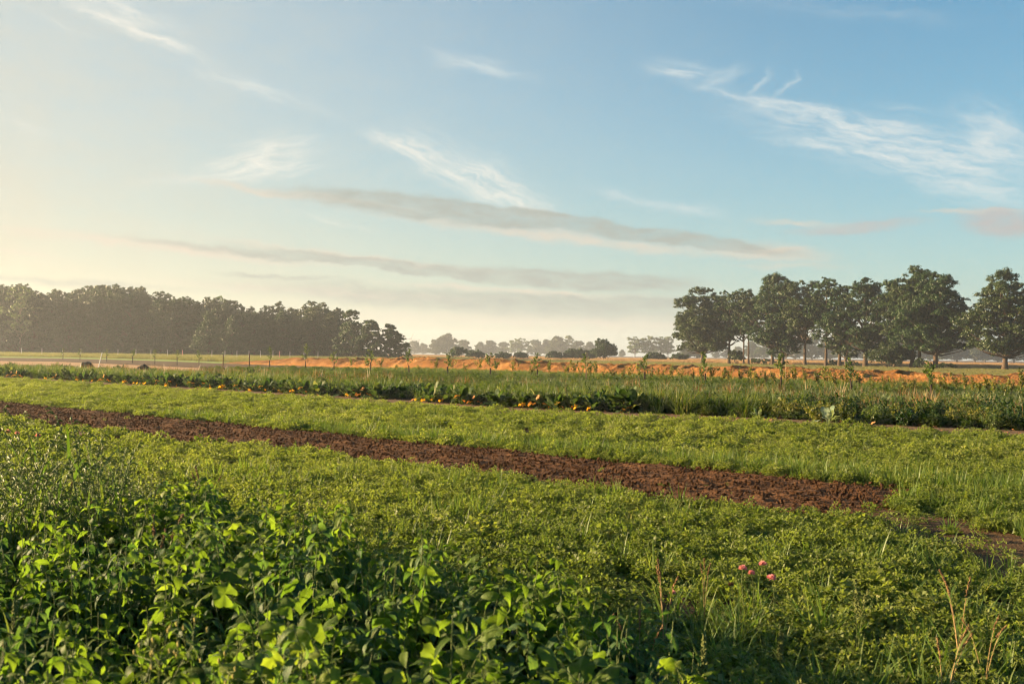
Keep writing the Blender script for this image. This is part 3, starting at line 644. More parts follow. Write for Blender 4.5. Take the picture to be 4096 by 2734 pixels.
def wedge(n, d0, d1, px0=-90, px1=1114, power=1.0):
    """random ground points inside a picture wedge, even per square metre (power 1) or thinner with depth"""
    u = rs.rand(n); e = 2.0 / power
    d = (d0 ** e + u * (d1 ** e - d0 ** e)) ** (1 / e); px = px0 + rs.rand(n) * (px1 - px0)
    return np.stack([(px - 512) / F * d, d], -1)
ovate = lambda t: .26 * math.sin(math.pi * min(1, t ** .8)) ** .8 + .0
def small_leaf_clump(seed, R_, H, n, size, m, tpl=None, up=.9):
    global rs
    rs = np.random.RandomState(seed); mb = MB()
    tpl = tpl or (np.array([(0, 0, 0), (.34, .5, .08), (0, 1, -.05), (-.34, .5, .08)], np.float32), np.array([(0, 1, 2, 3)], np.int32), np.array([(.5, 0), (1, .5), (.5, 1), (0, .5)], np.float32))
    r = R_ * np.sqrt(rs.rand(n)); a = rs.rand(n) * 6.283; P = np.stack([np.cos(a) * r, np.sin(a) * r, H * (1 - (r / R_) ** 2 * .6) * (.25 + .75 * rs.rand(n) ** .6)], -1)
    k = 3; P = np.repeat(P, k, 0); ang = np.tile(np.arange(k) * 2.09, n) + np.repeat(rs.rand(n) * 6.28, k)
    D = np.stack([np.cos(ang), np.sin(ang), -.1 + up * rs.rand(len(ang))], -1)
    place(mb, tpl, P, frames(D, roll=rs.normal(size=len(D)) * .35), size * (.6 + .8 * rs.rand(len(P))), tint=np.clip(np.repeat(rs.rand(n), k) * .7 + rs.rand(len(P)) * .3, 0, 1))
    return mb.mesh('clump', m)
def blade_tpl(seg=3, w_=.03, droop=.9):
    V = []; uv = []
    for j in range(seg + 1):
        t = j / seg; a = droop * t; hw = w_ * (1 - t ** 1.6) + .001
        y = math.sin(a) / max(droop, .01); z = -(1 - math.cos(a)) / max(droop, .01)
        V += [(-hw, y, z + hw * .3), (hw, y, z + hw * .3)]; uv += [(0, t), (1, t)]
    return np.array(V, np.float32), np.array([(2 * j, 2 * j + 1, 2 * j + 3, 2 * j + 2) for j in range(seg)], np.int32), np.array(uv, np.float32)
def grass_clump(seed, R_, H, n, m, w_=.02, spread=.5, droop=(.3, 1.3), mb=None, mi=0, done=True, seg=3):
    global rs
    rs = np.random.RandomState(seed); mb = mb or MB()
    for q in range(4):
        k = n // 4; r = R_ * np.sqrt(rs.rand(k)); a = rs.rand(k) * 6.283; P = np.stack([np.cos(a) * r, np.sin(a) * r, np.zeros(k)], -1)
        b = a + rs.normal(size=k) * .8; s_ = spread * rs.rand(k)
        D = np.stack([np.cos(b) * s_, np.sin(b) * s_, np.ones(k)], -1); up = np.stack([-np.cos(b), -np.sin(b), np.zeros(k)], -1)
        place(mb, blade_tpl(seg, w_, droop[0] + (droop[1] - droop[0]) * q / 3), P, frames(D, up=up), H * (.45 + .6 * rs.rand(k)), m=mi)
    return mb.mesh('clump', m) if done else mb

clov = [proto_obj('clover_source', small_leaf_clump(600 + i, .13, .075 + .03 * (i % 3), 64, .023, M_clov, up=1.5)) for i in range(6)]
clovF = [proto_obj('clover_far_source', small_leaf_clump(620 + i, .25, .10 + .03 * (i % 3), 95, .032, M_clov, up=1.8)) for i in range(5)]
grs = [proto_obj('grass_source', grass_clump(640 + i, .06, (.16, .22, .3, .2)[i], 26, M_grass, .022)) for i in range(4)]
rs = np.random.RandomState(71)
def path_mask(x, y):
    s = (x - A0.x) * BD.x + (y - A0.y) * BD.y; n = (x - A0.x) * BN.x + (y - A0.y) * BN.y
    return n - path_n(s)
def dens(x, y): return .55 * fbm(x * .55, y * .55, 3, 90) + .45 * fbm(x * 2.1, y * 2.1, 2, 91)
def cover(P, patch=.30):
    x, y = P[:, 0], P[:, 1]
    k = ~in_strip(x, y) & (path_mask(x, y) < -1.5 + .5 * (rs.rand(len(x)) - .5)) & (dens(x, y) + .25 * rs.rand(len(x)) > patch)
    # worn soil showing through, front right
    g0, g1 = gp(880, 518), gp(1060, 562); ex = g1 - g0; L2 = ex.length; ex /= L2; ta = (x - g0.x) * ex.x + (y - g0.y) * ex.y; tn = -(x - g0.x) * ex.y + (y - g0.y) * ex.x
    k &= ~((ta > -1) & (ta < L2 + 2) & (np.abs(tn + (fbm(x * 1.5, y * 1.5, 3, 95) - .5) * 1.2) < .62) & (rs.rand(len(x)) < .93))
    bx, by = x - 1.35, y - 6.7
    k &= ~((np.hypot(bx, by * 1.3) < .62 + .6 * (dens(x * 2, y * 2) - .5)) & (rs.rand(len(x)) < .7))
    return P[k]
P = cover(wedge(27000, 3.2, 17), .50); n = len(P); tz = np.clip(fbm(P[:, 0] * .35, P[:, 1] * .35, 3, 77) * 1.0 + rs.rand(n) * .3 - .1 - .28 * np.clip((9.5 - P[:, 1]) / 3, 0, 1), 0, 1)  # tint darkens towards the viewer: darker weeds, and ground shade put into colour
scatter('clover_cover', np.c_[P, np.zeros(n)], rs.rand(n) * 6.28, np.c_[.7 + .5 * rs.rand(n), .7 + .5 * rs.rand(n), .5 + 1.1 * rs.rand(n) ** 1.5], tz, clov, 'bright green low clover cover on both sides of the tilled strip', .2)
P = cover(wedge(30000, 16, 66, power=1.25), .49); n = len(P); tz = np.clip(fbm(P[:, 0] * .25, P[:, 1] * .25, 3, 78) + rs.rand(n) * .3 + .1, 0, 1)
scatter('far_clover_cover', np.c_[P, np.zeros(n)], rs.rand(n) * 6.28, np.c_[.7 + .6 * rs.rand(n), .7 + .6 * rs.rand(n), .5 + 1.2 * rs.rand(n) ** 1.5], tz, clovF, 'pale green low clover cover running back to the soil path', .12)
P = np.concatenate([cover(wedge(2600, 3.5, 14)), cover(wedge(6000, 13, 60, power=1.3))]); n = len(P)
kz = fbm(P[:, 0] * .3, P[:, 1] * .3, 3, 99) > .50; P = P[kz]
# denser grass fringe behind the tilled strip and around its right end
ss = rs.rand(5200) ** .7 * (s_end + 3.5); nn_ = np.abs(rs.normal(size=5200)) * .55 + .12
Pf = np.stack([A0.x + BD.x * ss + BN.x * nn_, A0.y + BD.y * ss + BN.y * nn_], -1); Pf = Pf[(ss > 9) & (rs.rand(5200) < np.interp(ss, [9, 20, 40], [.3, .8, 1]))]
Pe = np.stack([rs.uniform(3.8, 9, 900), rs.uniform(8, 15, 900)], -1); Pe = cover(Pe, .3)
P = np.concatenate([P, Pf, Pe]); n = len(P)
scatter('short_grass', np.c_[P, np.zeros(n)], rs.rand(n) * 6.28, .55 + .6 * rs.rand(n), rs.rand(n), grs, 'short bright grass growing among the clover and along the tilled strip', .1)
P = cover(wedge(1500, 3.5, 24, power=1.2), .5); n = len(P)
wlb = [proto_obj('field_weed_source', small_leaf_clump(810 + i, .14, .2, 40, .045, M_clov, up=1.2)) for i in range(3)]
scatter('field_weeds', np.c_[P, np.zeros(n)], rs.rand(n) * 6.28, .5 + .6 * rs.rand(n), rs.rand(n), wlb, 'taller leafy weeds poking out of the clover cover', .15)
# sprouts and dry bits on the tilled strip, clods on its rim
P = wedge(900, 8, 32); P = P[in_strip(P[:, 0], P[:, 1])]; P = P[rs.rand(len(P)) < .55]; n = len(P)
scatter('seedling_sprouts', np.c_[P, np.full(n, .03)], rs.rand(n) * 6.28, .2 + .45 * rs.rand(n) ** 2, rs.rand(n), grs[:2] + clov[:2], 'thin green sprouts scattered on the dark tilled soil', .5)
def clod_mesh(seed):
    global rs
    rs = np.random.RandomState(seed); mb = MB(); th = np.linspace(0, np.pi, 6)[1:-1]; ph = np.arange(7) * 2 * np.pi / 7
    V = [(0, 0, .6)] + [(math.sin(a) * math.cos(b) * (.8 + .4 * rs.rand()), math.sin(a) * math.sin(b) * (.8 + .4 * rs.rand()), math.cos(a) * .65 * (.8 + .4 * rs.rand())) for a in th for b in ph] + [(0, 0, -.6)]
    Q = [(1 + i * 7 + j, 1 + i * 7 + (j + 1) % 7, 8 + i * 7 + (j + 1) % 7, 8 + i * 7 + j) for i in range(3) for j in range(7)]
    T = [(0, 1 + (j + 1) % 7, 1 + j) for j in range(7)] + [(29, 22 + j, 22 + (j + 1) % 7) for j in range(7)]
    mb.add(np.array(V), Q=[q[::-1] for q in Q], T=T); return mb.mesh('clod', M_soil, smooth=False)
clods = [proto_obj('clod_source', clod_mesh(650 + i)) for i in range(5)]
rs = np.random.RandomState(72)
P = wedge(130000, 8, 34, power=1.3); P = P[in_strip(P[:, 0], P[:, 1], .06)]; n = len(P)
scatter('soil_clods', np.c_[P, .035 + .035 * rs.rand(n)], rs.rand(n) * 6.28, .006 + .024 * rs.rand(n) ** 3.5, rs.rand(n), clods, 'crumbly brown clods on the tilled strip', .6)

# ------------------------------------------------------------------ meadow, grain field
md_ = [proto_obj('meadow_source', grass_clump(660 + i, .75, .75 + .1 * i, 120, M_mead, .016, .35, (.2, .8))) for i in range(3)]
gr_ = [proto_obj('grain_source', grass_clump(670 + i, 1.0, .85, 160, M_grain, .018, .25, (.1, .9))) for i in range(3)]
def inpoly(P, poly):
    x, y = P[:, 0], P[:, 1]; c = np.zeros(len(P), bool); j = len(poly) - 1
    for i in range(len(poly)):
        xi, yi = poly[i][:2]; xj, yj = poly[j][:2]
        c ^= ((yi > y) != (yj > y)) & (x < (xj - xi) * (y - yi) / (yj - yi + 1e-12) + xi); j = i
    return c
def pd(L): return [tuple(at(px, d))[:2] for px, d in L]
rs = np.random.RandomState(73)
mpoly = pd([(-120, 186), (60, 196), (160, 172), (240, 140), (330, 118), (430, 126), (700, 104), (900, 84), (1200, 66), (1250, 160), (1024, 192), (800, 228), (600, 296), (430, 330), (330, 400), (-120, 340)])
P = wedge(34000, 60, 330, power=1.5); P = P[inpoly(P, mpoly)]; n = len(P); print('meadow', n)
dd = P[:, 1]; right = P[:, 0] > -12
sz = np.where(right, .35, .8) * (.7 + .5 * rs.rand(n)) * (1 + .35 * (fbm(P[:, 0] * .05, P[:, 1] * .05, 2, 5) - .5))
scatter('meadow_grass', np.c_[P, np.zeros(n)], rs.rand(n) * 6.28, sz, np.clip(rs.rand(n) * .6 + .4 * fbm(P[:, 0] * .08, P[:, 1] * .08, 3, 6), 0, 1), md_, 'tall dry yellowish meadow grass before the forest')
gpoly = pd([(330, 440), (600, 302), (800, 234), (1024, 198), (1300, 165), (1400, 330), (1024, 380), (820, 420), (600, 470), (330, 520)])
P = wedge(26000, 160, 520, px0=300, px1=1150, power=1.6); P = P[inpoly(P, gpoly)]; n = len(P); print('grain', n)
scatter('ripe_grain', np.c_[P, np.zeros(n)], rs.rand(n) * 6.28, .75 + .35 * rs.rand(n), rs.rand(n), gr_, 'ripe reddish brown grain standing in the far field')

# fence posts before the forest
def post_mesh(h, r, m, n=6):
    mb = MB(); tube(mb, [(0, 0, -.1), (0, 0, h * .5), (0, 0, h)], [r, r * .95, r * .85], n, cap=True); return mb.mesh('post', m)
pm = post_mesh(1.75, .05, M_steel); pm2 = post_mesh(1.7, .11, plainmat('pinkish_post', (.5, .25, .2), .8))
def single(name, mesh, loc, label, cat, group=None, rot=(0, 0, 0), s=1):
    o = bpy.data.objects.new(name, mesh); col.objects.link(o); o.location = loc; o.rotation_euler = rot; o.scale = (s, s, s) if not isinstance(s, tuple) else s
    return tag(o, label, cat, group)
for i, px in enumerate((21.7, 42, 62.5, 81, 118, 136, 151, 167.5, 198, 212, 225, 237, 249, 260.6, 273, 290, 304, 318, 336)):
    p = at(px, 226 - px * .12); single('fence_post', pm, p, 'thin pale fence post in the meadow before the forest', 'fence post', 'thin fence posts before the forest')
single('fence_post', pm2, at(182.5, 205), 'pinkish post before the forest, left of the pale tree trunk', 'fence post', 'thin fence posts before the forest')
single('fence_post', pm2, at(279.5, 198), 'thicker pinkish post before the right part of the forest', 'fence post', 'thin fence posts before the forest')

# ------------------------------------------------------------------ young orchard row
SAPL = [(63, .0065), (80, .0069), (107, .0075), (133, .008), (155, .0085), (177, .009), (199, .0094), (270, .0113), (306, .0118), (334, .0124), (370, .0131), (409, .0139), (448, .0149), (491, .0158), (537, .0167), (586, .0172), (645, .0181), (706, .0189), (781, .0219), (852, .0228), (931, .025)]
def apple_tree(seed, H, W, nb=9, guard=.8, dense=1.0):
    global rs
    rs = np.random.RandomState(seed); t = MB(); c = MB(); g = MB()
    tp = limb(np.array([0, 0, -.02]), np.array([rs.normal() * .04, 0, H * .95]), 0, 9); tube(t, tp, np.linspace(.014, .004, 9), 6)
    tube(g, [(0.03, 0, 0), (.035, .0, guard)], [.045, .040], 8, cap=True)
    leaf = grid_tpl(2, 3, lambda u: .24 * math.sin(math.pi * min(1, .05 + u * .95)) ** .7, .5, .3)
    P = []; D = []
    for i in range(nb):
        z = H * (.42 + .5 * i / nb); a = rs.rand() * 6.28; L = W * (.3 + .35 * rs.rand()) * (1.1 - .5 * i / nb)
        q = np.array([math.cos(a) * L, math.sin(a) * L, z + L * (.5 + .6 * rs.rand())]); b = limb(np.array([np.interp(z, tp[:, 2], tp[:, 0]), 0, z]), q, 0, 7); tube(t, b, np.linspace(.008, .003, 7), 4)
        for k in range(int(22 * dense)):
            u = .25 + .75 * rs.rand(); P.append([np.interp(u * 6, range(7), b[:, j]) for j in range(3)]); D.append(unit(1)[0] + (q - b[0]) * .6 + [0, 0, .1])
    for k in range(int(30 * dense)):
        u = .5 + .5 * rs.rand(); P.append([np.interp(u * 8, range(9), tp[:, j]) for j in range(3)]); D.append(unit(1)[0] + [0, 0, .5])
    P = np.array(P); place(c, leaf, P, frames(np.array(D), roll=rs.normal(size=len(P)) * .6), .115 * (.7 + .6 * rs.rand(len(P))))
    return [('trunk', t.mesh('trunk', M_bark)), ('crown', c.mesh('crown', M_apple))] + ([('tree_guard', g.mesh('tree_guard', M_guard))] if guard else [])
HT = {409: 2.0, 306: 2.3, 270: 2.05, 781: 1.9, 852: 1.65, 491: 1.7, 706: 1.95, 931: 1.55}
words_s = {63: 'first from the left picture edge', 80: 'second from the left picture edge', 107: 'just left of the green mound', 133: 'straight left of the grassy mound', 155: 'beside the black heap on its left', 177: 'with dark guard just right of the black heap',
           199: 'with straggly twigs before the dark bed', 270: 'bushy, below the right half of the forest', 306: 'tall and three armed, bushiest of the left ones', 334: 'under the right end of the forest', 370: 'broad, with yellowing leaves before the first sand crest', 409: 'tall and slim before the sand, below the turbines', 448: 'slim with pale top before the sand bank',
           491: 'broad headed, left of the middle', 537: 'in the middle, below the far hedge', 586: 'sparse, beside a pale bamboo cane', 645: 'yellowish, below the hazy poplars', 706: 'slim, below the first broad oak', 781: 'tallest of the right ones, thick dark guard', 852: 'leaning left, right of the tall guarded one', 931: 'last on the right, small headed'}
for i, (px, inv) in enumerate(SAPL):
    d = 1 / inv; H = HT.get(px, 1.75) * 1.06; ms = apple_tree(700 + i, H, .8 if px in (270, 306, 491, 370) else .62, nb=12 if px in (306, 370, 491) else 9, guard=.8 if px > 400 else .9, dense=1.2 if px in (781, 931, 706) else .9)
    inst('young_fruit_tree', ms, at(px, d), i * 1.3, 1.0, 'young fruit tree ' + words_s[px], 'young tree', 'staked young fruit trees in a row', tilt=(0, -.12 if px == 852 else 0))
st_m = post_mesh(1.0, .035, M_wood); cane = post_mesh(1.8, .008, M_cane)
single('wooden_stake', st_m, at(223, 86), 'short dark wooden stake standing alone in the green weeds', 'stake', None, (0, .03, 0), 1.35)
single('wooden_stake', st_m, at(249.5, 84), 'taller dark stake with a thin sprig above, left of the small sand heaps', 'stake', None, (0, .0, 0), 1.5)
for px, d, s, t, lb in ((586.5, 57, 1.0, .02, 'pale bamboo cane right beside a sparse sapling'), (402, 66, .8, -.05, 'dark thin cane just left of the slim sapling'), (785, 46.5, 1.05, .03, 'cane behind the tall sapling with the dark guard'), (706.5, 53.5, 1.0, 0, 'cane tied at the sapling below the first broad oak')):
    single('bamboo_cane', cane, at(px, d), lb, 'cane', None, (0, t, 0), s)
single('white_pole', post_mesh(1.45, .035, M_white), at(98.5, 86), 'leaning white pole beside the green mound', 'pole', None, (0, .22, 0), 1.0)
# tarp covered mound and black heap
def mound(name, px, d, L, W, H, m, seed, label):
    mb = MB(); nu, nv = 40, 24; V = []
    for i in range(nu + 1):
        for j in range(nv + 1):
            u = i / nu * 2 - 1; v = j / nv * 2 - 1; r = math.hypot(u, v); h = max(0, 1 - r ** 2.4) ** .6
            V.append((u * L / 2, v * W / 2, 0)); V[-1] = (u * L / 2, v * W / 2, h * H)
    V = np.array(V); V[:, 2] *= .75 + .5 * fbm(V[:, 0] * 2.2, V[:, 1] * 2.2, 3, seed); V[:, 2] += .03 * np.sin(V[:, 0] * 14) * (V[:, 2] > .05) - .02
    Q = [(i * (nv + 1) + j, (i + 1) * (nv + 1) + j, (i + 1) * (nv + 1) + j + 1, i * (nv + 1) + j + 1) for i in range(nu) for j in range(nv)]
    mb.add(V, Q=Q); o = mb.build(name, m); o.location = at(px, d); tag(o, label, name.replace('_', ' ')); return o
mound('tarp_mound', 87, 74, 1.15, 1.0, .85, M_tarp, 3, 'dark green tarp mound left of the white leaning pole')
mound('black_heap', 144, 70, 1.3, .9, .62, M_tarp2, 9, 'low black heap behind the beets on the left')

# young nursery shrubs in a row before the sand bank
shr = []
for i in range(7):
    rs = np.random.RandomState(730 + i); t = MB(); c = MB(); H = .8 + .25 * rs.rand(); P = []; D = []
    leaf = grid_tpl(2, 2, lambda u: .26 * math.sin(math.pi * min(1, .05 + u * .95)) ** .7, .4, .3)
    for k in range(6):
        q = np.array([rs.normal() * .17, rs.normal() * .17, H * (.8 + .25 * rs.rand())]); b = limb(np.array([0, 0, 0.0 if k == 0 else H * .45]), q, 0, 7); tube(t, b, np.linspace(.010 if k == 0 else .006, .003, 7), 4)
        for z in range(22):
            u = (.5 if k == 0 else .15) + (.5 if k == 0 else .85) * rs.rand(); P.append([np.interp(u * 6, range(7), b[:, j]) for j in range(3)]); D.append(unit(1)[0] + [0, 0, .5])
    P = np.array(P); place(c, leaf, P, frames(np.array(D), roll=rs.normal(size=len(P)) * .6), .10 * (.7 + .6 * rs.rand(len(P))))
    shr.append([('stem', t.mesh('stem', M_drystem)), ('crown', c.mesh('crown', M_nurs))])
rf = random.Random(3)
px = 352
while px < 1060:
    inv = np.interp(px, [350, 600, 1000], [.0118, .0163, .0247]) * rf.uniform(.985, 1.015)
    inst('young_shrub', shr[rf.randrange(7)], at(px, 1 / inv), rf.random() * 6.28, rf.uniform(.85, 1.3), 'yellowish young nursery shrub on a thin stem in the row before the sand bank', 'shrub', 'young nursery shrubs before the sand bank')
    px += rf.uniform(6, 13) * (1 if px > 560 else 1.7)

# ------------------------------------------------------------------ crop bed: beets with yellowed leaves, weeds, leeks
def chard_leaf(ripple, droop, wb=.145):
    def wdt(t): return .018 + (.0 if t < .38 else wb * math.sin(math.pi * min(1, (t - .38) / .62 * .93 + .05)) ** .6)
    return grid_tpl(4, 12, wdt, droop, .15, ripple=ripple, rf=8)
def round_leaf(rp, dr): return grid_tpl(5, 9, lambda t: .02 if t < .18 else .30 * math.sin(math.pi * min(1, (t - .18) / .82 * .9 + .08)) ** .6, dr, .1, ripple=rp, rf=6)
CY = [round_leaf(.45, .9), round_leaf(.5, 1.7), round_leaf(.4, .3)]
CT = [chard_leaf(.22, .35), chard_leaf(.25, .8), chard_leaf(.2, .15), chard_leaf(.28, 1.1)]
def beet(seed, H=.54, n=26, yel=0, red=False, leafm=None):
    global rs
    rs = np.random.RandomState(seed); mb = MB(); out = []
    for q in range(4):
        k = n // 4 + (q < n % 4); a = rs.rand(k) * 6.28; e = (.35 + .9 * rs.rand(k)) if q != 3 else .15 + .5 * rs.rand(k)
        D = np.stack([np.cos(a) * (1 - e * .55), np.sin(a) * (1 - e * .55), e + .25], -1); up = np.stack([-np.cos(a), -np.sin(a), np.full(k, .3)], -1)
        place(mb, CT[q], np.stack([np.cos(a) * .04, np.sin(a) * .04, np.full(k, .0)], -1), frames(D, up=up, roll=rs.normal(size=k) * .35), H * (.8 + .4 * rs.rand(k)))
    out.append(('leaves', mb.mesh('leaves', leafm or M_chard)))
    for y in range(yel):
        mb = MB(); a = np.array([-math.pi / 2 + rs.normal() * 1.3]); e = np.array([-.3 + 1.3 * rs.rand()])
        D = np.stack([np.cos(a), np.sin(a), e], -1); place(mb, CY[rs.randint(3)], np.array([[rs.normal() * .18, -.16 - .1 * rs.rand(), .06 + .2 * rs.rand()]]), frames(D, roll=rs.normal(size=1) * .5), np.array([H * (.28 + .32 * rs.rand())]))
        out.append(('withered_leaf', mb.mesh('withered_leaf', M_redl if red else M_yel), 'yellow orange withered outer leaf' if not red else 'bright red outer leaf'))
    return out
BE = [beet(740 + i) for i in range(6)]; BY = [beet(750 + i, yel=2 + i % 3) for i in range(7)]
rs = np.random.RandomState(75); rf = random.Random(8)
yel_px = [(18, 1), (36, 1), (55, 1), (80, 1), (105, 1), (129, 1), (140, 1), (157, 2), (171, 1), (186, 2), (198, 1), (214, 2), (228, 2), (240, 1), (252, 1), (270, 1), (285, 2), (300, 1), (345, 1), (440, 2), (455, 1), (530, 1), (545, 2), (560, 1), (575, 1), (590, 1)]
def bed_pt(px, off):                                   # a ground point at picture column px, off metres behind the path
    lo, hi = 8., 200.
    for _ in range(40):
        m_ = (lo + hi) / 2; p = at(px, m_)
        if path_mask(np.array([p.x]), np.array([p.y]))[0] < off: lo = m_
        else: hi = m_
    return at(px, lo)
nb_ = 0
for row, off in enumerate((.9, 1.6, 2.4, 3.3)):
    px = -30.0
    while px < (640 if row < 2 else 560):
        p = bed_pt(px, off + rf.uniform(-.2, .2)); s = rf.uniform(.8, 1.15) * (.9 if px < 60 else 1)
        near = row == 0 and any(abs(px - y[0]) < 8 for y in yel_px); gap = (390 < px < 425 and row < 2) or (30 < px < 45)
        if rf.random() < (.05 if not gap else .8): px += 8; continue
        if near or (row == 0 and rf.random() < .5 and px < 600):
            inst('beet_plant', BY[rf.randrange(7)], p, rf.uniform(-.5, .5), s, 'leafy beet plant in the front row with yellow or orange withered leaves', 'beet plant', 'beets with withered outer leaves')
        else:
            inst('beet_plant', BE[rf.randrange(6)], p, rf.random() * 6.28, s, 'dark blue green beet plant in the crop bed behind the soil path', 'beet plant', 'green beets of the crop bed')
        nb_ += 1; px += .52 * F / p.y * rf.uniform(.8, 1.25) * (1 if row < 2 else 1.25)
print('beets', nb_)
inst('beet_plant', beet(761, yel=3, red=True), bed_pt(10, 1.3), 0, 1.1, 'beet plant with bright red outer leaves at the far left', 'beet plant', None)
inst('beet_plant', beet(762, H=.72, n=20, yel=2), bed_pt(628, 1.2), 0, 1.15, 'large dark beet plant at the right end of the beet row', 'beet plant', None)
def flat_cab(seed): return beet(seed, H=.62, n=11, leafm=M_pale)
inst('cabbage_plant', flat_cab(763), bed_pt(828, .2), .5, .72, 'pale silvery cabbage with splayed leaves at the edge of the soil path', 'cabbage', None)
inst('cabbage_plant', flat_cab(764), bed_pt(758, .9), 2.1, .5, 'pale curled cabbage beside the dark weeds', 'cabbage', None)
# weedy bushes on the right of the bed
def weed_bush(seed, H, W, m, lw=.26, ls=.06, n=520):
    global rs
    rs = np.random.RandomState(seed); mb = MB(); t = MB(); tpl = grid_tpl(2, 3, lambda u: lw * math.sin(math.pi * min(1, .04 + u * .96)) ** .75, .6, .3)
    P = []; D = []
    for k in range(16):
        a = rs.rand() * 6.28; r = W / 2 * rs.rand() ** .6; q = np.array([math.cos(a) * r, math.sin(a) * r, H * (.6 + .4 * rs.rand()) * (1 - .35 * (2 * r / W) ** 2)]); b = limb(np.array([0, 0, 0.]) + q * [.2, .2, 0], q, .1, 6); tube(t, b, np.linspace(.008, .003, 6), 4)
        for z in range(n // 16):
            u = .1 + .9 * rs.rand() ** .7; P.append(np.array([np.interp(u * 5, range(6), b[:, j]) for j in range(3)]) + rs.normal(size=3) * .025); D.append(unit(1)[0] + [q[0] * .6, q[1] * .6, .15])
    P = np.array(P); place(mb, tpl, P, frames(np.array(D), roll=rs.normal(size=len(P)) * .5), ls * (.6 + .8 * rs.rand(len(P))))
    return [('stem', t.mesh('stem', M_stem)), ('leaves', mb.mesh('leaves', m))]
WB = [weed_bush(770 + i, .5 + .12 * (i % 3), .8, (M_chard, M_apple, M_oak, M_nurs)[i % 4], ls=.07, n=620) for i in range(8)]
rf = random.Random(21); nw = 0
for off, p0 in ((1.1, 630), (1.8, 330), (2.6, 420), (2.0, 640), (3.0, 560), (4.2, 600), (5.6, 640), (7.0, 700)):
    px = p0 + rf.uniform(0, 20)
    while px < 1075:
        p = bed_pt(px, off + rf.uniform(-.35, .35))
        if rf.random() > .16:
            inst('weed_bush', WB[rf.randrange(8)], p, rf.random() * 6.28, rf.uniform(.7, 1.15), 'lush dark green leafy weed bush in the right half of the crop bed', 'weed bush', 'leafy weed bushes of the crop bed'); nw += 1
        px += .66 * F / p.y * rf.uniform(.8, 1.3)
for off, p0, p1 in ((4.8, -30, 640), (6.2, -30, 600), (8.5, -30, 560)):
    px = p0
    while px < p1:
        p = bed_pt(px, off + rf.uniform(-.4, .4))
        if rf.random() > .35:
            inst('weed_bush', WB[rf.randrange(8)], p, rf.random() * 6.28, rf.uniform(.8, 1.2), 'low leafy weed bush behind the beet rows', 'weed bush', 'leafy weeds behind the beets'); nw += 1
        px += 1.0 * F / p.y * rf.uniform(.8, 1.3)
print('weed bushes', nw)
# uncountable grasses and leeks of the bed
wd_ = [proto_obj('weed_source', grass_clump(780 + i, .14, .62, 44, M_weed, .014, .45, (.2, 1.1))) for i in range(4)]
wl_ = [proto_obj('weedleaf_source', small_leaf_clump(790 + i, .25, .34, 90, .05, M_weed)) for i in range(3)]
lk_ = [proto_obj('leek_source', grass_clump(795 + i, .07, .62, 14, M_leek, .06, .55, (.1, 1.0))) for i in range(4)]
rs = np.random.RandomState(76)
def bedpts(n, o0, o1, px0, px1):
    px = px0 + rs.rand(n) * (px1 - px0); dg = 1 / (1 / 75 + rs.rand(n) * (1 / 22 - 1 / 75)) * 0
    # uniform along the bed between two offsets behind the path
    s0, s1 = pth[0][0] - 14, pth[-1][0] + 6; s = s0 + rs.rand(n) * (s1 - s0); o = path_n(s) + o0 + rs.rand(n) * (o1 - o0)
    P = np.stack([A0.x + BD.x * s + BN.x * o, A0.y + BD.y * s + BN.y * o], -1); q = P[:, 0] / P[:, 1] * F + 512
    return P[(q > px0) & (q < px1)]
P1 = bedpts(3800, 1.0, 4.4, 260, 800); P1 = P1[fbm(P1[:, 0] * .4, P1[:, 1] * .4, 2, 61) > .45]
P2 = bedpts(3000, 1.0, 6, -60, 300); P2 = P2[fbm(P2[:, 0] * .45, P2[:, 1] * .45, 2, 62) > .42]
P3 = bedpts(5200, 4.0, 15, -60, 720); P4 = bedpts(1800, 1.2, 9, 620, 1100)
P5 = bedpts(16000, 13, 62, 225, 1100); P5 = P5[P5[:, 1] < 1 / np.maximum(.0048, .0163 - 1.12e-5 * (1000 - (P5[:, 0] / P5[:, 1] * F + 512))) - .3]
P = np.concatenate([P1, P2, P3, P4, P5]); n = len(P); print('weedy', n)
n12 = len(P1) + len(P2); hs = np.r_[.7 + .65 * rs.rand(n12), .4 + .42 * rs.rand(n - n12) ** 1.5]
scatter('weedy_grass', np.c_[P, np.zeros(n)], rs.rand(n) * 6.28, hs, rs.rand(n), wd_, 'tall yellow green weedy grass growing through the crop bed', .12)
P = np.concatenate([bedpts(5200, .9, 12, 600, 1100), bedpts(4200, 3.5, 14, -60, 640), bedpts(200, .8, 1.6, -60, 1100)]); n = len(P)
scatter('low_weeds', np.c_[P, np.zeros(n)], rs.rand(n) * 6.28, .5 + .6 * rs.rand(n), rs.rand(n) ** 1.3, wl_, 'low mixed weeds between the crops', .12)
P = bedpts(15000, 8.5, 22, 500, 1100); P = P[(rs.rand(len(P)) < .85)]; rd_ = 1 / np.maximum(.0048, .0163 - 1.12e-5 * (1000 - (P[:, 0] / P[:, 1] * F + 512))); P = P[P[:, 1] < rd_ - .5]; n = len(P); print('leeks', n)
scatter('leek_leaves', np.c_[P, np.zeros(n)], rs.rand(n) * 6.28, .5 + .4 * rs.rand(n), rs.rand(n), lk_, 'blue green spiky leek leaves in a belt before the shrubs', .1)
M_dock = LG('dry_weed_stalks', [(0, (.09, .045, .02)), (.5, (.16, .085, .035)), (1, (.24, .16, .06))], trans=.25, inst_attr=True)
dk_ = [proto_obj('dock_source', grass_clump(1000 + i, .12, .75, 16, M_dock, .018, .35, (.05, .7))) for i in range(3)]
P = np.concatenate([bedpts(900, 2, 16, -60, 1100), bedpts(250, 1.5, 8, 560, 1100)]); P = P[fbm(P[:, 0] * .35, P[:, 1] * .35, 3, 66) > .47]; n = len(P)
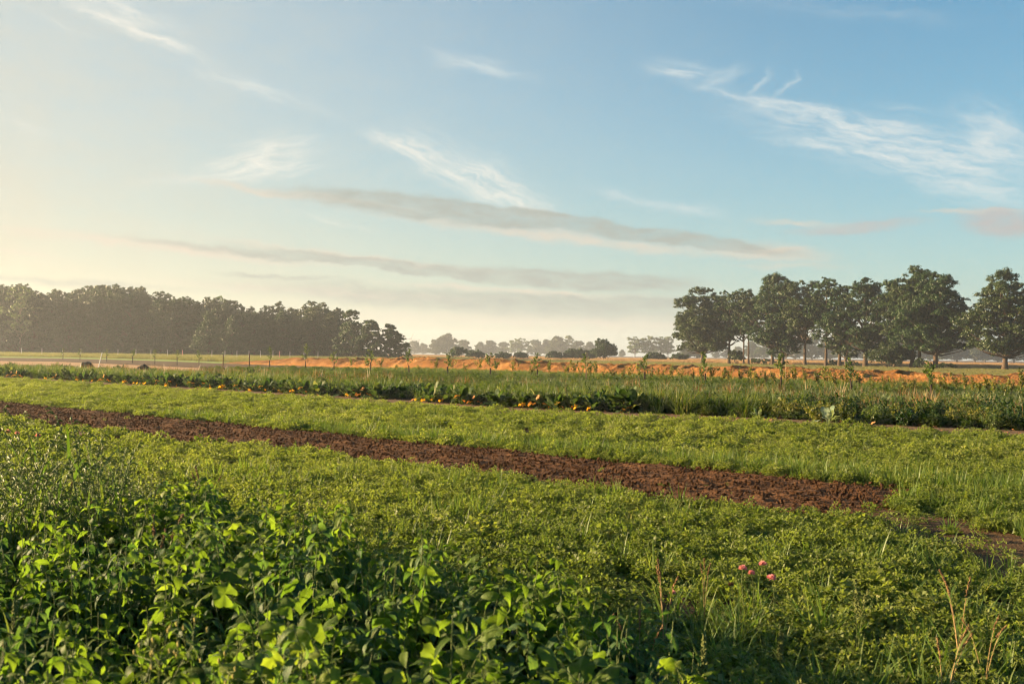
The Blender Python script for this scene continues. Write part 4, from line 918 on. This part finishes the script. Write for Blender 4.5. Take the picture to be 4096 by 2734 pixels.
scatter('dry_weeds', np.c_[P, np.zeros(n)], rs.rand(n) * 6.28, .55 + .6 * rs.rand(n), rs.rand(n), dk_, 'reddish brown dry weed stalks standing in the crop bed', .15)
P = bedpts(2600, 5, 30, 200, 1100); P = P[(fbm(P[:, 0] * .3, P[:, 1] * .3, 3, 67) > .46) & (P[:, 1] < 1 / np.maximum(.0048, .0163 - 1.12e-5 * (1000 - (P[:, 0] / P[:, 1] * F + 512))) - .5)]; n = len(P)
scatter('broadleaf_weeds', np.c_[P, np.zeros(n)], rs.rand(n) * 6.28, .9 + .8 * rs.rand(n), rs.rand(n), wl_, 'leafy weeds in patches between the crop bed and the sand bank', .12)
# dead leaves and scraps on the path edge
P = bedpts(420, -.6, 1.3, -60, 1100); n = len(P)
dl = MB(); place(dl, CT[0], np.zeros((1, 3)), frames(np.array([[1., 0, .05]])), np.array([.22])); dlo = [proto_obj('dead_leaf_source', dl.mesh('dead_leaf', plainmat('dead_leaf', (.42, .19, .07), .8)))]
scatter('fallen_leaves', np.c_[P, np.full(n, .02)], rs.rand(n) * 6.28, .4 + .7 * rs.rand(n), rs.rand(n), dlo, 'reddish brown fallen leaves along the soil path', .4)

# ------------------------------------------------------------------ foreground plants
def pointed(ser, w_=.22): return lambda t: w_ * math.sin(math.pi * min(1, (.03 + t * .97) ** .72)) ** .9
LP = [grid_tpl(4, 10, pointed(0), dr, .22, ripple=.10, ser=.07, rf=3) for dr in (.5, 1.0, 1.5)]
def lobed(seed):                                     # round lobed mallow leaf as a fan of rings
    r_ = random.Random(seed); nr, na = 4, 26; V = []; uv = []
    for i in range(nr + 1):
        for j in range(na):
            a = -math.pi * .9 + j / (na - 1) * math.pi * 1.8; lob = .78 + .17 * abs(math.cos(a * 2.5)) + .035 * (j % 2); rr = i / nr * .5 * lob
            x = math.sin(a) * rr; y = math.cos(a) * rr + .18
            V.append((x, y, -(i / nr) ** 2 * .13 + .045 * math.sin(a * 5) * (i / nr) ** 2 + .02 * r_.uniform(-1, 1) * i / nr)); uv.append((a / 5.6 + .5, i / nr))
    Q = [(i * na + j, i * na + j + 1, (i + 1) * na + j + 1, (i + 1) * na + j) for i in range(nr) for j in range(na - 1)]
    return np.array(V, np.float32), np.array(Q, np.int32), np.array(uv, np.float32)
LL = [lobed(i) for i in range(3)]
def leafy(seed, H, W, stems, nodes, ls, tpls, m, pitch=-.42, top_small=.55, stem_r=.006, bud=None, flop=0.5):
    """branching plant: leaf pairs (or long stalked lobed leaves) along every stem"""
    global rs
    rs = np.random.RandomState(seed); st = MB(); lv = MB(); bd_ = MB()
    for k in range(stems):
        a = rs.rand() * 6.28; r = W / 2 * rs.rand() ** .7; h = H * (.65 + .4 * rs.rand()) * (1 - .25 * (2 * r / W) ** 2)
        p0 = np.array([math.cos(a) * r * .25, math.sin(a) * r * .25, 0]); q = np.array([math.cos(a) * r, math.sin(a) * r, h]); b = limb(p0, q, .1, 9); tube(st, b, np.linspace(stem_r, stem_r * .35, 9), 5)
        P = []; D = []; S = []
        ph = rs.rand() * 6.28
        for i in range(nodes):
            u = .22 + .78 * (i + .6) / nodes; c = np.array([np.interp(u * 8, range(9), b[:, j]) for j in range(3)]); ph += 1.57 + rs.normal() * .3
            sz = ls * (1 - (1 - top_small) * max(0, u - .55) / .45) * (.75 + .5 * rs.rand())
            for sg in (0, math.pi):
                if rs.rand() < .08: continue
                an = ph + sg; up_ = pitch + (u - .5) * .9 + rs.normal() * .25; L = sz * (.35 + .3 * rs.rand()) if tpls is LL else sz * .12
                d = np.array([math.cos(an), math.sin(an), up_ + .35]); d /= np.linalg.norm(d); e = c + d * L * (2.2 if tpls is LL else 1)
                if L > .012: tube(st, [c, (c + e) / 2 + [0, 0, L * .1], e], [stem_r * .4, stem_r * .3, stem_r * .25], 4)
                P.append(e); D.append([math.cos(an), math.sin(an), up_]); S.append(sz)
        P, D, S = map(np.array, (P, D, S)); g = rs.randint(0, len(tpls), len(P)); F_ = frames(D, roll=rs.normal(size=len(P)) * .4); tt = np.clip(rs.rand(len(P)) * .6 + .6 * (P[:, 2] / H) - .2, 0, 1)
        for q_ in range(len(tpls)):
            z = g == q_
            if z.any(): place(lv, tpls[q_], P[z], F_[z], S[z], tint=tt[z])
        if bud:
            for z in range(6):
                c = b[-1] + rs.normal(size=3) * .03 + [0, 0, .02]; tube(st, [b[-1], c], [.0015, .001], 3); tube(lv, [c, c + [0, 0, .008], c + [0, 0, .012]], [.002, .004, .0015], 5, m=1, tint=rs.rand(), cap=True)
    out = [('stem', st.mesh('stem', M_stem)), ('leaves', lv.mesh('leaves', [m, bud] if bud else m))]
    return out
M_bud = plainmat('flower_buds', (.30, .26, .07), .7)
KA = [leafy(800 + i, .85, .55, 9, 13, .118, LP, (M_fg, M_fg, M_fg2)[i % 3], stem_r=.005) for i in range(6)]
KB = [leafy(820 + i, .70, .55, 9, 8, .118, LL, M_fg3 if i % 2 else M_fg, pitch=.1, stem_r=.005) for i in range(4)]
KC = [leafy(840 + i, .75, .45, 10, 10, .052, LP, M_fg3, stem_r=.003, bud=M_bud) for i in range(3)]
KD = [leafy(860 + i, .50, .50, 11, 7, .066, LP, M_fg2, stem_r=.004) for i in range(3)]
edge = [(-4.6, 6.6), (-3.6, 7.2), (-2.5, 7.9), (-1.2, 6.8), (0, 5.5), (.85, 4.3), (2.0, 3.7), (3.5, 3.5)]
def edge_y(x): return float(np.interp(x, [e[0] for e in edge], [e[1] for e in edge]))
rf = random.Random(31); pts = []
tries = 0
while tries < 16000 and len(pts) < 430:
    tries += 1; y = rf.uniform(1.75, 8.0); x = rf.uniform(-.60 * y - .3, .60 * y + .3)
    if y > edge_y(x): continue
    md2 = .22 if y < 3.6 else .29
    if any((x - a) ** 2 + (y - b) ** 2 < md2 ** 2 for a, b in pts): continue
    pts.append((x, y))
print('foreground plants', len(pts))
GA = 'tall pointed leaf plants of the foreground bed'
cnt = 0
for x, y in pts:
    q = 512 + x / y * F
    # target height of the leaf canopy: the picture's skyline of the bed
    e = edge_y(x); tall = .90 if q < 560 else max(.50, .90 - (q - 560) / 300 * .4)
    hz = tall * rf.uniform(.78, 1.0) * (1 if y > 2.6 else .92) * min(1, .72 + (e - y) * .5 if e - y < .6 else 1)
    u = rf.random()
    if y < 2.9 and u < .38 and q < 760: k, lb, gr, H0 = KC[rf.randrange(3)], 'small leaved bushy weed with tiny yellowish buds at the bottom of the bed', 'budding weeds of the foreground', .75
    elif u < .13: k, lb, gr, H0 = KB[rf.randrange(4)], 'mallow plant with broad round lobed leaves among the foreground plants', 'mallow plants of the foreground bed', .70
    elif u < .34 or q > 780: k, lb, gr, H0 = KD[rf.randrange(3)], 'blue green small leaved plant low among the foreground plants', 'low blue green plants of the foreground bed', .50
    else: k, lb, gr, H0 = KA[rf.randrange(6)], 'tall plant with bright pointed drooping leaves in the dense foreground bed', GA, .85
    s = hz / H0; sx = min(s, 1.15) if H0 > .6 else min(s, 1.3)
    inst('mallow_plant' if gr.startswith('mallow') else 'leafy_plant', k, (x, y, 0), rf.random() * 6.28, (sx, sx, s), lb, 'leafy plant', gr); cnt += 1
for px, py, H, k, lb in ((300, 560, .9, KB[0], 'mallow with big sunlit round leaves, left of centre in the bed'), (640 * .436, 620, .9, KB[1], 'large lobed mallow in the middle of the bed lit from the left'), (183, 478, .82, KB[2], 'tall mallow with round leaves at the far top edge of the bed'),
                         (270, 500, .8, KB[3], 'mallow with upright broad leaves on the far edge of the bed'), (530, 548, .85, KA[0], 'tallest pointed leaf plant in the centre of the bed, standing above the rest')):
    t = ray(px, py); d = (CAM_H - H) / -t.z; p = Vector((t.x * d, t.y * d, 0)); s = min(1.15, H / (.70 if k in KB else .85)); s = (s, s, H / (.70 if k in KB else .85))
    inst('leafy_plant', k, p, px * .1, s, lb, 'leafy plant', None)
# small leaves below the bed; the shade between plants is in their colour
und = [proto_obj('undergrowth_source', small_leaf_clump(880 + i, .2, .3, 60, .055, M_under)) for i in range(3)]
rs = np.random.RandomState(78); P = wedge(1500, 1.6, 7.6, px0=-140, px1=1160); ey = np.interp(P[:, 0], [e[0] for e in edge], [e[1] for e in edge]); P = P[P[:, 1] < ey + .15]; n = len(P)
scatter('low_undergrowth', np.c_[P, np.zeros(n)], rs.rand(n) * 6.28, .6 + .6 * rs.rand(n), rs.rand(n), und, 'small leaves under the foreground plants, coloured dark like the shade there', .1)

# tall grasses with nodding seed heads
def seed_grass(seed, H, stems, head='panicle', blades=44, hm=None, lean=0.25):
    global rs
    rs = np.random.RandomState(seed); bl = grass_clump(seed, .05, H * .62, blades, None, .022, .5, (.3, 1.2), done=False, seg=5); st = MB(); heads = []
    for k in range(stems):
        hd = MB(); heads.append(hd)
        a = rs.rand() * 6.28; l_ = lean * (.3 + rs.rand()); h = H * (.8 + .25 * rs.rand())
        u = np.linspace(0, 1, 12); b = np.stack([math.cos(a) * l_ * h * u ** 1.6, math.sin(a) * l_ * h * u ** 1.6, h * (u - .12 * u ** 5 * (1 + l_))], -1); tube(st, b, np.linspace(.0040, .0020, 12), 5)
        for z in range(2):                                            # stem leaves
            i = 4 + z * 3; an = a + rs.normal() * 1.5; D = np.array([[math.cos(an) * .55, math.sin(an) * .55, 1.]]); place(bl, blade_tpl(5, .028, .5 + .6 * rs.rand()), b[i][None], frames(D, up=-D * [1, 1, 0]), np.array([.22 + .1 * rs.rand()]))
        tip = b[-1]; dirn = b[-1] - b[-3]; dirn /= np.linalg.norm(dirn)
        if head == 'panicle':
            for z in range(8):
                c = b[-1] - dirn * .2 * z / 8; an = rs.rand() * 6.28; L = .025 + .025 * rs.rand() * (1 + z / 8); d = np.array([math.cos(an) * .7, math.sin(an) * .7, .55]); w_ = c + d * L * .6; e = w_ + (d + [0, 0, -.9]) * L * .7
                tube(hd, [c, w_, e], [.0028, .0062, .002], 5); 
                for s_ in range(3):
                    v = c + (e - c) * rs.rand() + rs.normal(size=3) * .004; tube(hd, [v, v + unit(1)[0] * .006], [.0022, .001], 4)
        else:
            L = .14 if head == 'spike' else .24
            for z in range(60 if head == 'spike' else 110):
                v = tip - dirn * L * rs.rand(); o = unit(1)[0] * (.007 if head == 'spike' else .022 * (.4 + (tip - v).dot(dirn) / L)); tube(hd, [v + o * .2, v + o, v + o * 1.2 + [0, 0, .005]], [.002, .0042, .001], 4)
    return [('stem', st.mesh('stem', M_stem if hm is not M_seedb else M_drystem)), ('blades', bl.mesh('blades', M_fgrass)), *[('seed_head', h_.mesh('seed_head', hm or M_seed)) for h_ in heads]]
def at_top(px, py, H):
    t = ray(px, py); d = (CAM_H - H) / -t.z; return Vector((t.x * d, t.y * d, 0))
SG = [seed_grass(900 + i, 1.05, 5, 'panicle', lean=.22) for i in range(4)]; SB = [seed_grass(910 + i, .8, 3, 'spike', hm=M_seedb, lean=.2, blades=14) for i in range(3)]; SP = [seed_grass(920 + i, .9, 2, 'plume', hm=M_seedp, lean=.12, blades=6) for i in range(3)]
rf = random.Random(41)
for px, py, H, k, lb in ((38, 392, 1.25, 0, 'tall dark seed headed grass rising over the tilled strip, far left'), (88, 395, 1.3, 1, 'tall grass with arching seed head, tallest of the left clump'), (100, 402, 1.22, 2, 'grass with nodding head right of the tallest arching one'),
                         (20, 415, 1.2, 3, 'grass at the left edge with upright heads'), (60, 418, 1.15, 0, 'grass between the tall heads of the left clump'), (112, 428, 1.1, 1, 'rightmost nodding grass of the left clump'), (8, 440, 1.05, 2, 'lower grass at the very left edge'),
                         (75, 440, 1.0, 3, 'short grass low in the left clump'), (45, 445, 1.0, 1, 'low grass in the front of the left clump'), (130, 455, .9, 0, 'low grass tuft right of the left clump'), (28, 455, .95, 2, 'leafy low grass left of the clover heads'), (95, 458, .9, 3, 'low leaning grass below the nodding heads')):
    H += .07
    inst('seed_grass', SG[k], at_top(px, py, H), rf.random() * 6.28, H / 1.02, lb, 'grass', 'tall seed headed grasses of the left edge')
for i in range(34):
    px = rf.uniform(-10, 150); py = rf.uniform(440, 492); inst('seed_grass', SG[rf.randrange(4)], at_top(px, py, .8), rf.random() * 6.28, .8, 'green grass tuft filling the thicket at the left edge', 'grass', 'grass tufts of the left thicket')
for px, py, H, k, lb in ((205, 455, .8, 0, 'reddish spike grass standing above the clover, left of centre'), (66, 462, .85, 1, 'brown spiked grass in the left thicket'), (102, 480, .8, 2, 'brown spike low in the left thicket'), (665, 548, .62, 0, 'dry brown spike rising right of the centre plants'), (960, 560, .62, 1, 'thin dry brown stalk near the right edge'),
                         (705, 545, .5, 2, 'short dry spike left of the pink clovers'), (640, 600, .6, 1, 'bent dry spike over the low right plants'), (945, 612, .55, 2, 'dry stalk above the dark right corner'), (985, 600, .5, 0, 'short brown spike at the right edge'), (157, 500, .85, 1, 'brown spike above the mallow leaves')):
    inst('dry_spike_grass', SB[k], at_top(px, py, H), rf.random() * 6.28, H / .8, lb, 'grass', 'brown spiked dry grasses')
for px, py, H, k, lb in ((702, 598, .75, 0, 'pale green seed plume standing tall left of the grassy corner'), (795, 650, .7, 1, 'pale seed plume at the bottom right of centre'), (858, 562, .6, 2, 'slender golden plume above the right clover'), (780, 615, .5, 1, 'short pale plume beside the tall one'), (820, 668, .72, 2, 'pale plume cut by the bottom edge'), (12, 560, .85, 0, 'pale fluffy plume at the left edge'), (155, 480, .8, 2, 'thin plume over the mallows')):
    inst('seed_plume', SP[k], at_top(px, py, H), rf.random() * 6.28, H / .88, lb, 'seed plume', 'pale green seed plumes')
# grass tufts, lower right corner and here and there on the clover
GT = []
for i in range(4):
    m_ = grass_clump(930 + i, .07, .34, 40, M_fgrass, .018, .7, (.4, 1.6), seg=5); GT.append(m_)
for i in range(70):
    if i < 44: px = rf.uniform(560, 1060); py = rf.uniform(575, 690); H = .3
    else: px = rf.uniform(150, 1050); py = rf.uniform(470, 580); H = .2
    if i >= 44 and py > 480 + max(0, (px - 180)) * .18 and px < 640: py = rf.uniform(465, 490)
    p = at_top(px, py, H)
    if bool(in_strip(np.array([p.x]), np.array([p.y]))[0]): continue
    single('grass_tuft', GT[rf.randrange(4)], p, 'loose green grass tuft among the low plants', 'grass tuft', 'grass tufts of the near field', (0, 0, rf.random() * 6.28), rf.uniform(.7, 1.15) if i < 44 else rf.uniform(.5, .9))
# red clover
def clover_flower(seed, H, brown=False):
    global rs
    rs = np.random.RandomState(seed); st = MB(); hd = MB(); lf = MB()
    b = limb(np.array([0, 0, 0.]), np.array([rs.normal() * .04, rs.normal() * .04, H]), .05, 8); tube(st, b, np.linspace(.0022, .0015, 8), 5)
    n = 130; u = unit(n); u[:, 2] = np.abs(u[:, 2]) * 1.0 - .35 * rs.rand(n); petal = grid_tpl(2, 2, lambda t: .16 * math.sin(math.pi * min(1, .15 + t * .8)), .2, .3)
    place(hd, petal, b[-1] + u * .004, frames(u + [0, 0, .25], roll=rs.rand(n) * 6), .0155 * (.8 + .4 * rs.rand(n)))
    tri = grid_tpl(2, 4, lambda t: .3 * math.sin(math.pi * min(1, .05 + t * .93)) ** .8, .3, .2)
    for z in (2, 4, 6, 7):
        a = rs.rand() * 6.28 + np.arange(3) * 2.09; place(lf, tri, np.repeat(b[z][None] + [0, 0, -.01], 3, 0), frames(np.stack([np.cos(a), np.sin(a), np.full(3, .3)], -1)), np.full(3, .03))
    return [('stem', st.mesh('stem', M_stem)), ('leaf', lf.mesh('leaf', M_fg)), ('flower_head', hd.mesh('flower_head', M_seedb if brown else M_pink))]
for i, (px, py, H, s, lb) in enumerate(((747, 568, .42, 1.35, 'pink clover bloom, upper left one of the group of four'), (766, 565, .42, 1.4, 'pink clover bloom, topmost of the group of four'), (757, 573.5, .40, 1.2, 'pink clover bloom, middle one of the group'), (778.5, 575.5, .40, 1.45, 'pink clover bloom with orange base, rightmost of the group'),
        (677.5, 592, .33, 1.0, 'small pink clover bloom alone left of the group'), (745, 581, .38, 1.0, 'faded brown clover head below the group'), (7.5, 432, .85, 1.5, 'pink clover bloom at the left edge thicket'), (16.5, 433, .85, 1.2, 'purplish clover bloom right of the left edge one'), (36, 435, .85, 1.35, 'dark purple clover bloom in the left thicket'), (1.5, 430, .85, 1.5, 'reddish clover head cut by the left edge'))):
    inst('clover_flower', clover_flower(940 + i, H / s, brown='brown' in lb or 'reddish' in lb), at_top(px, py, H), i, s, lb, 'clover flower', 'pink clover blooms')
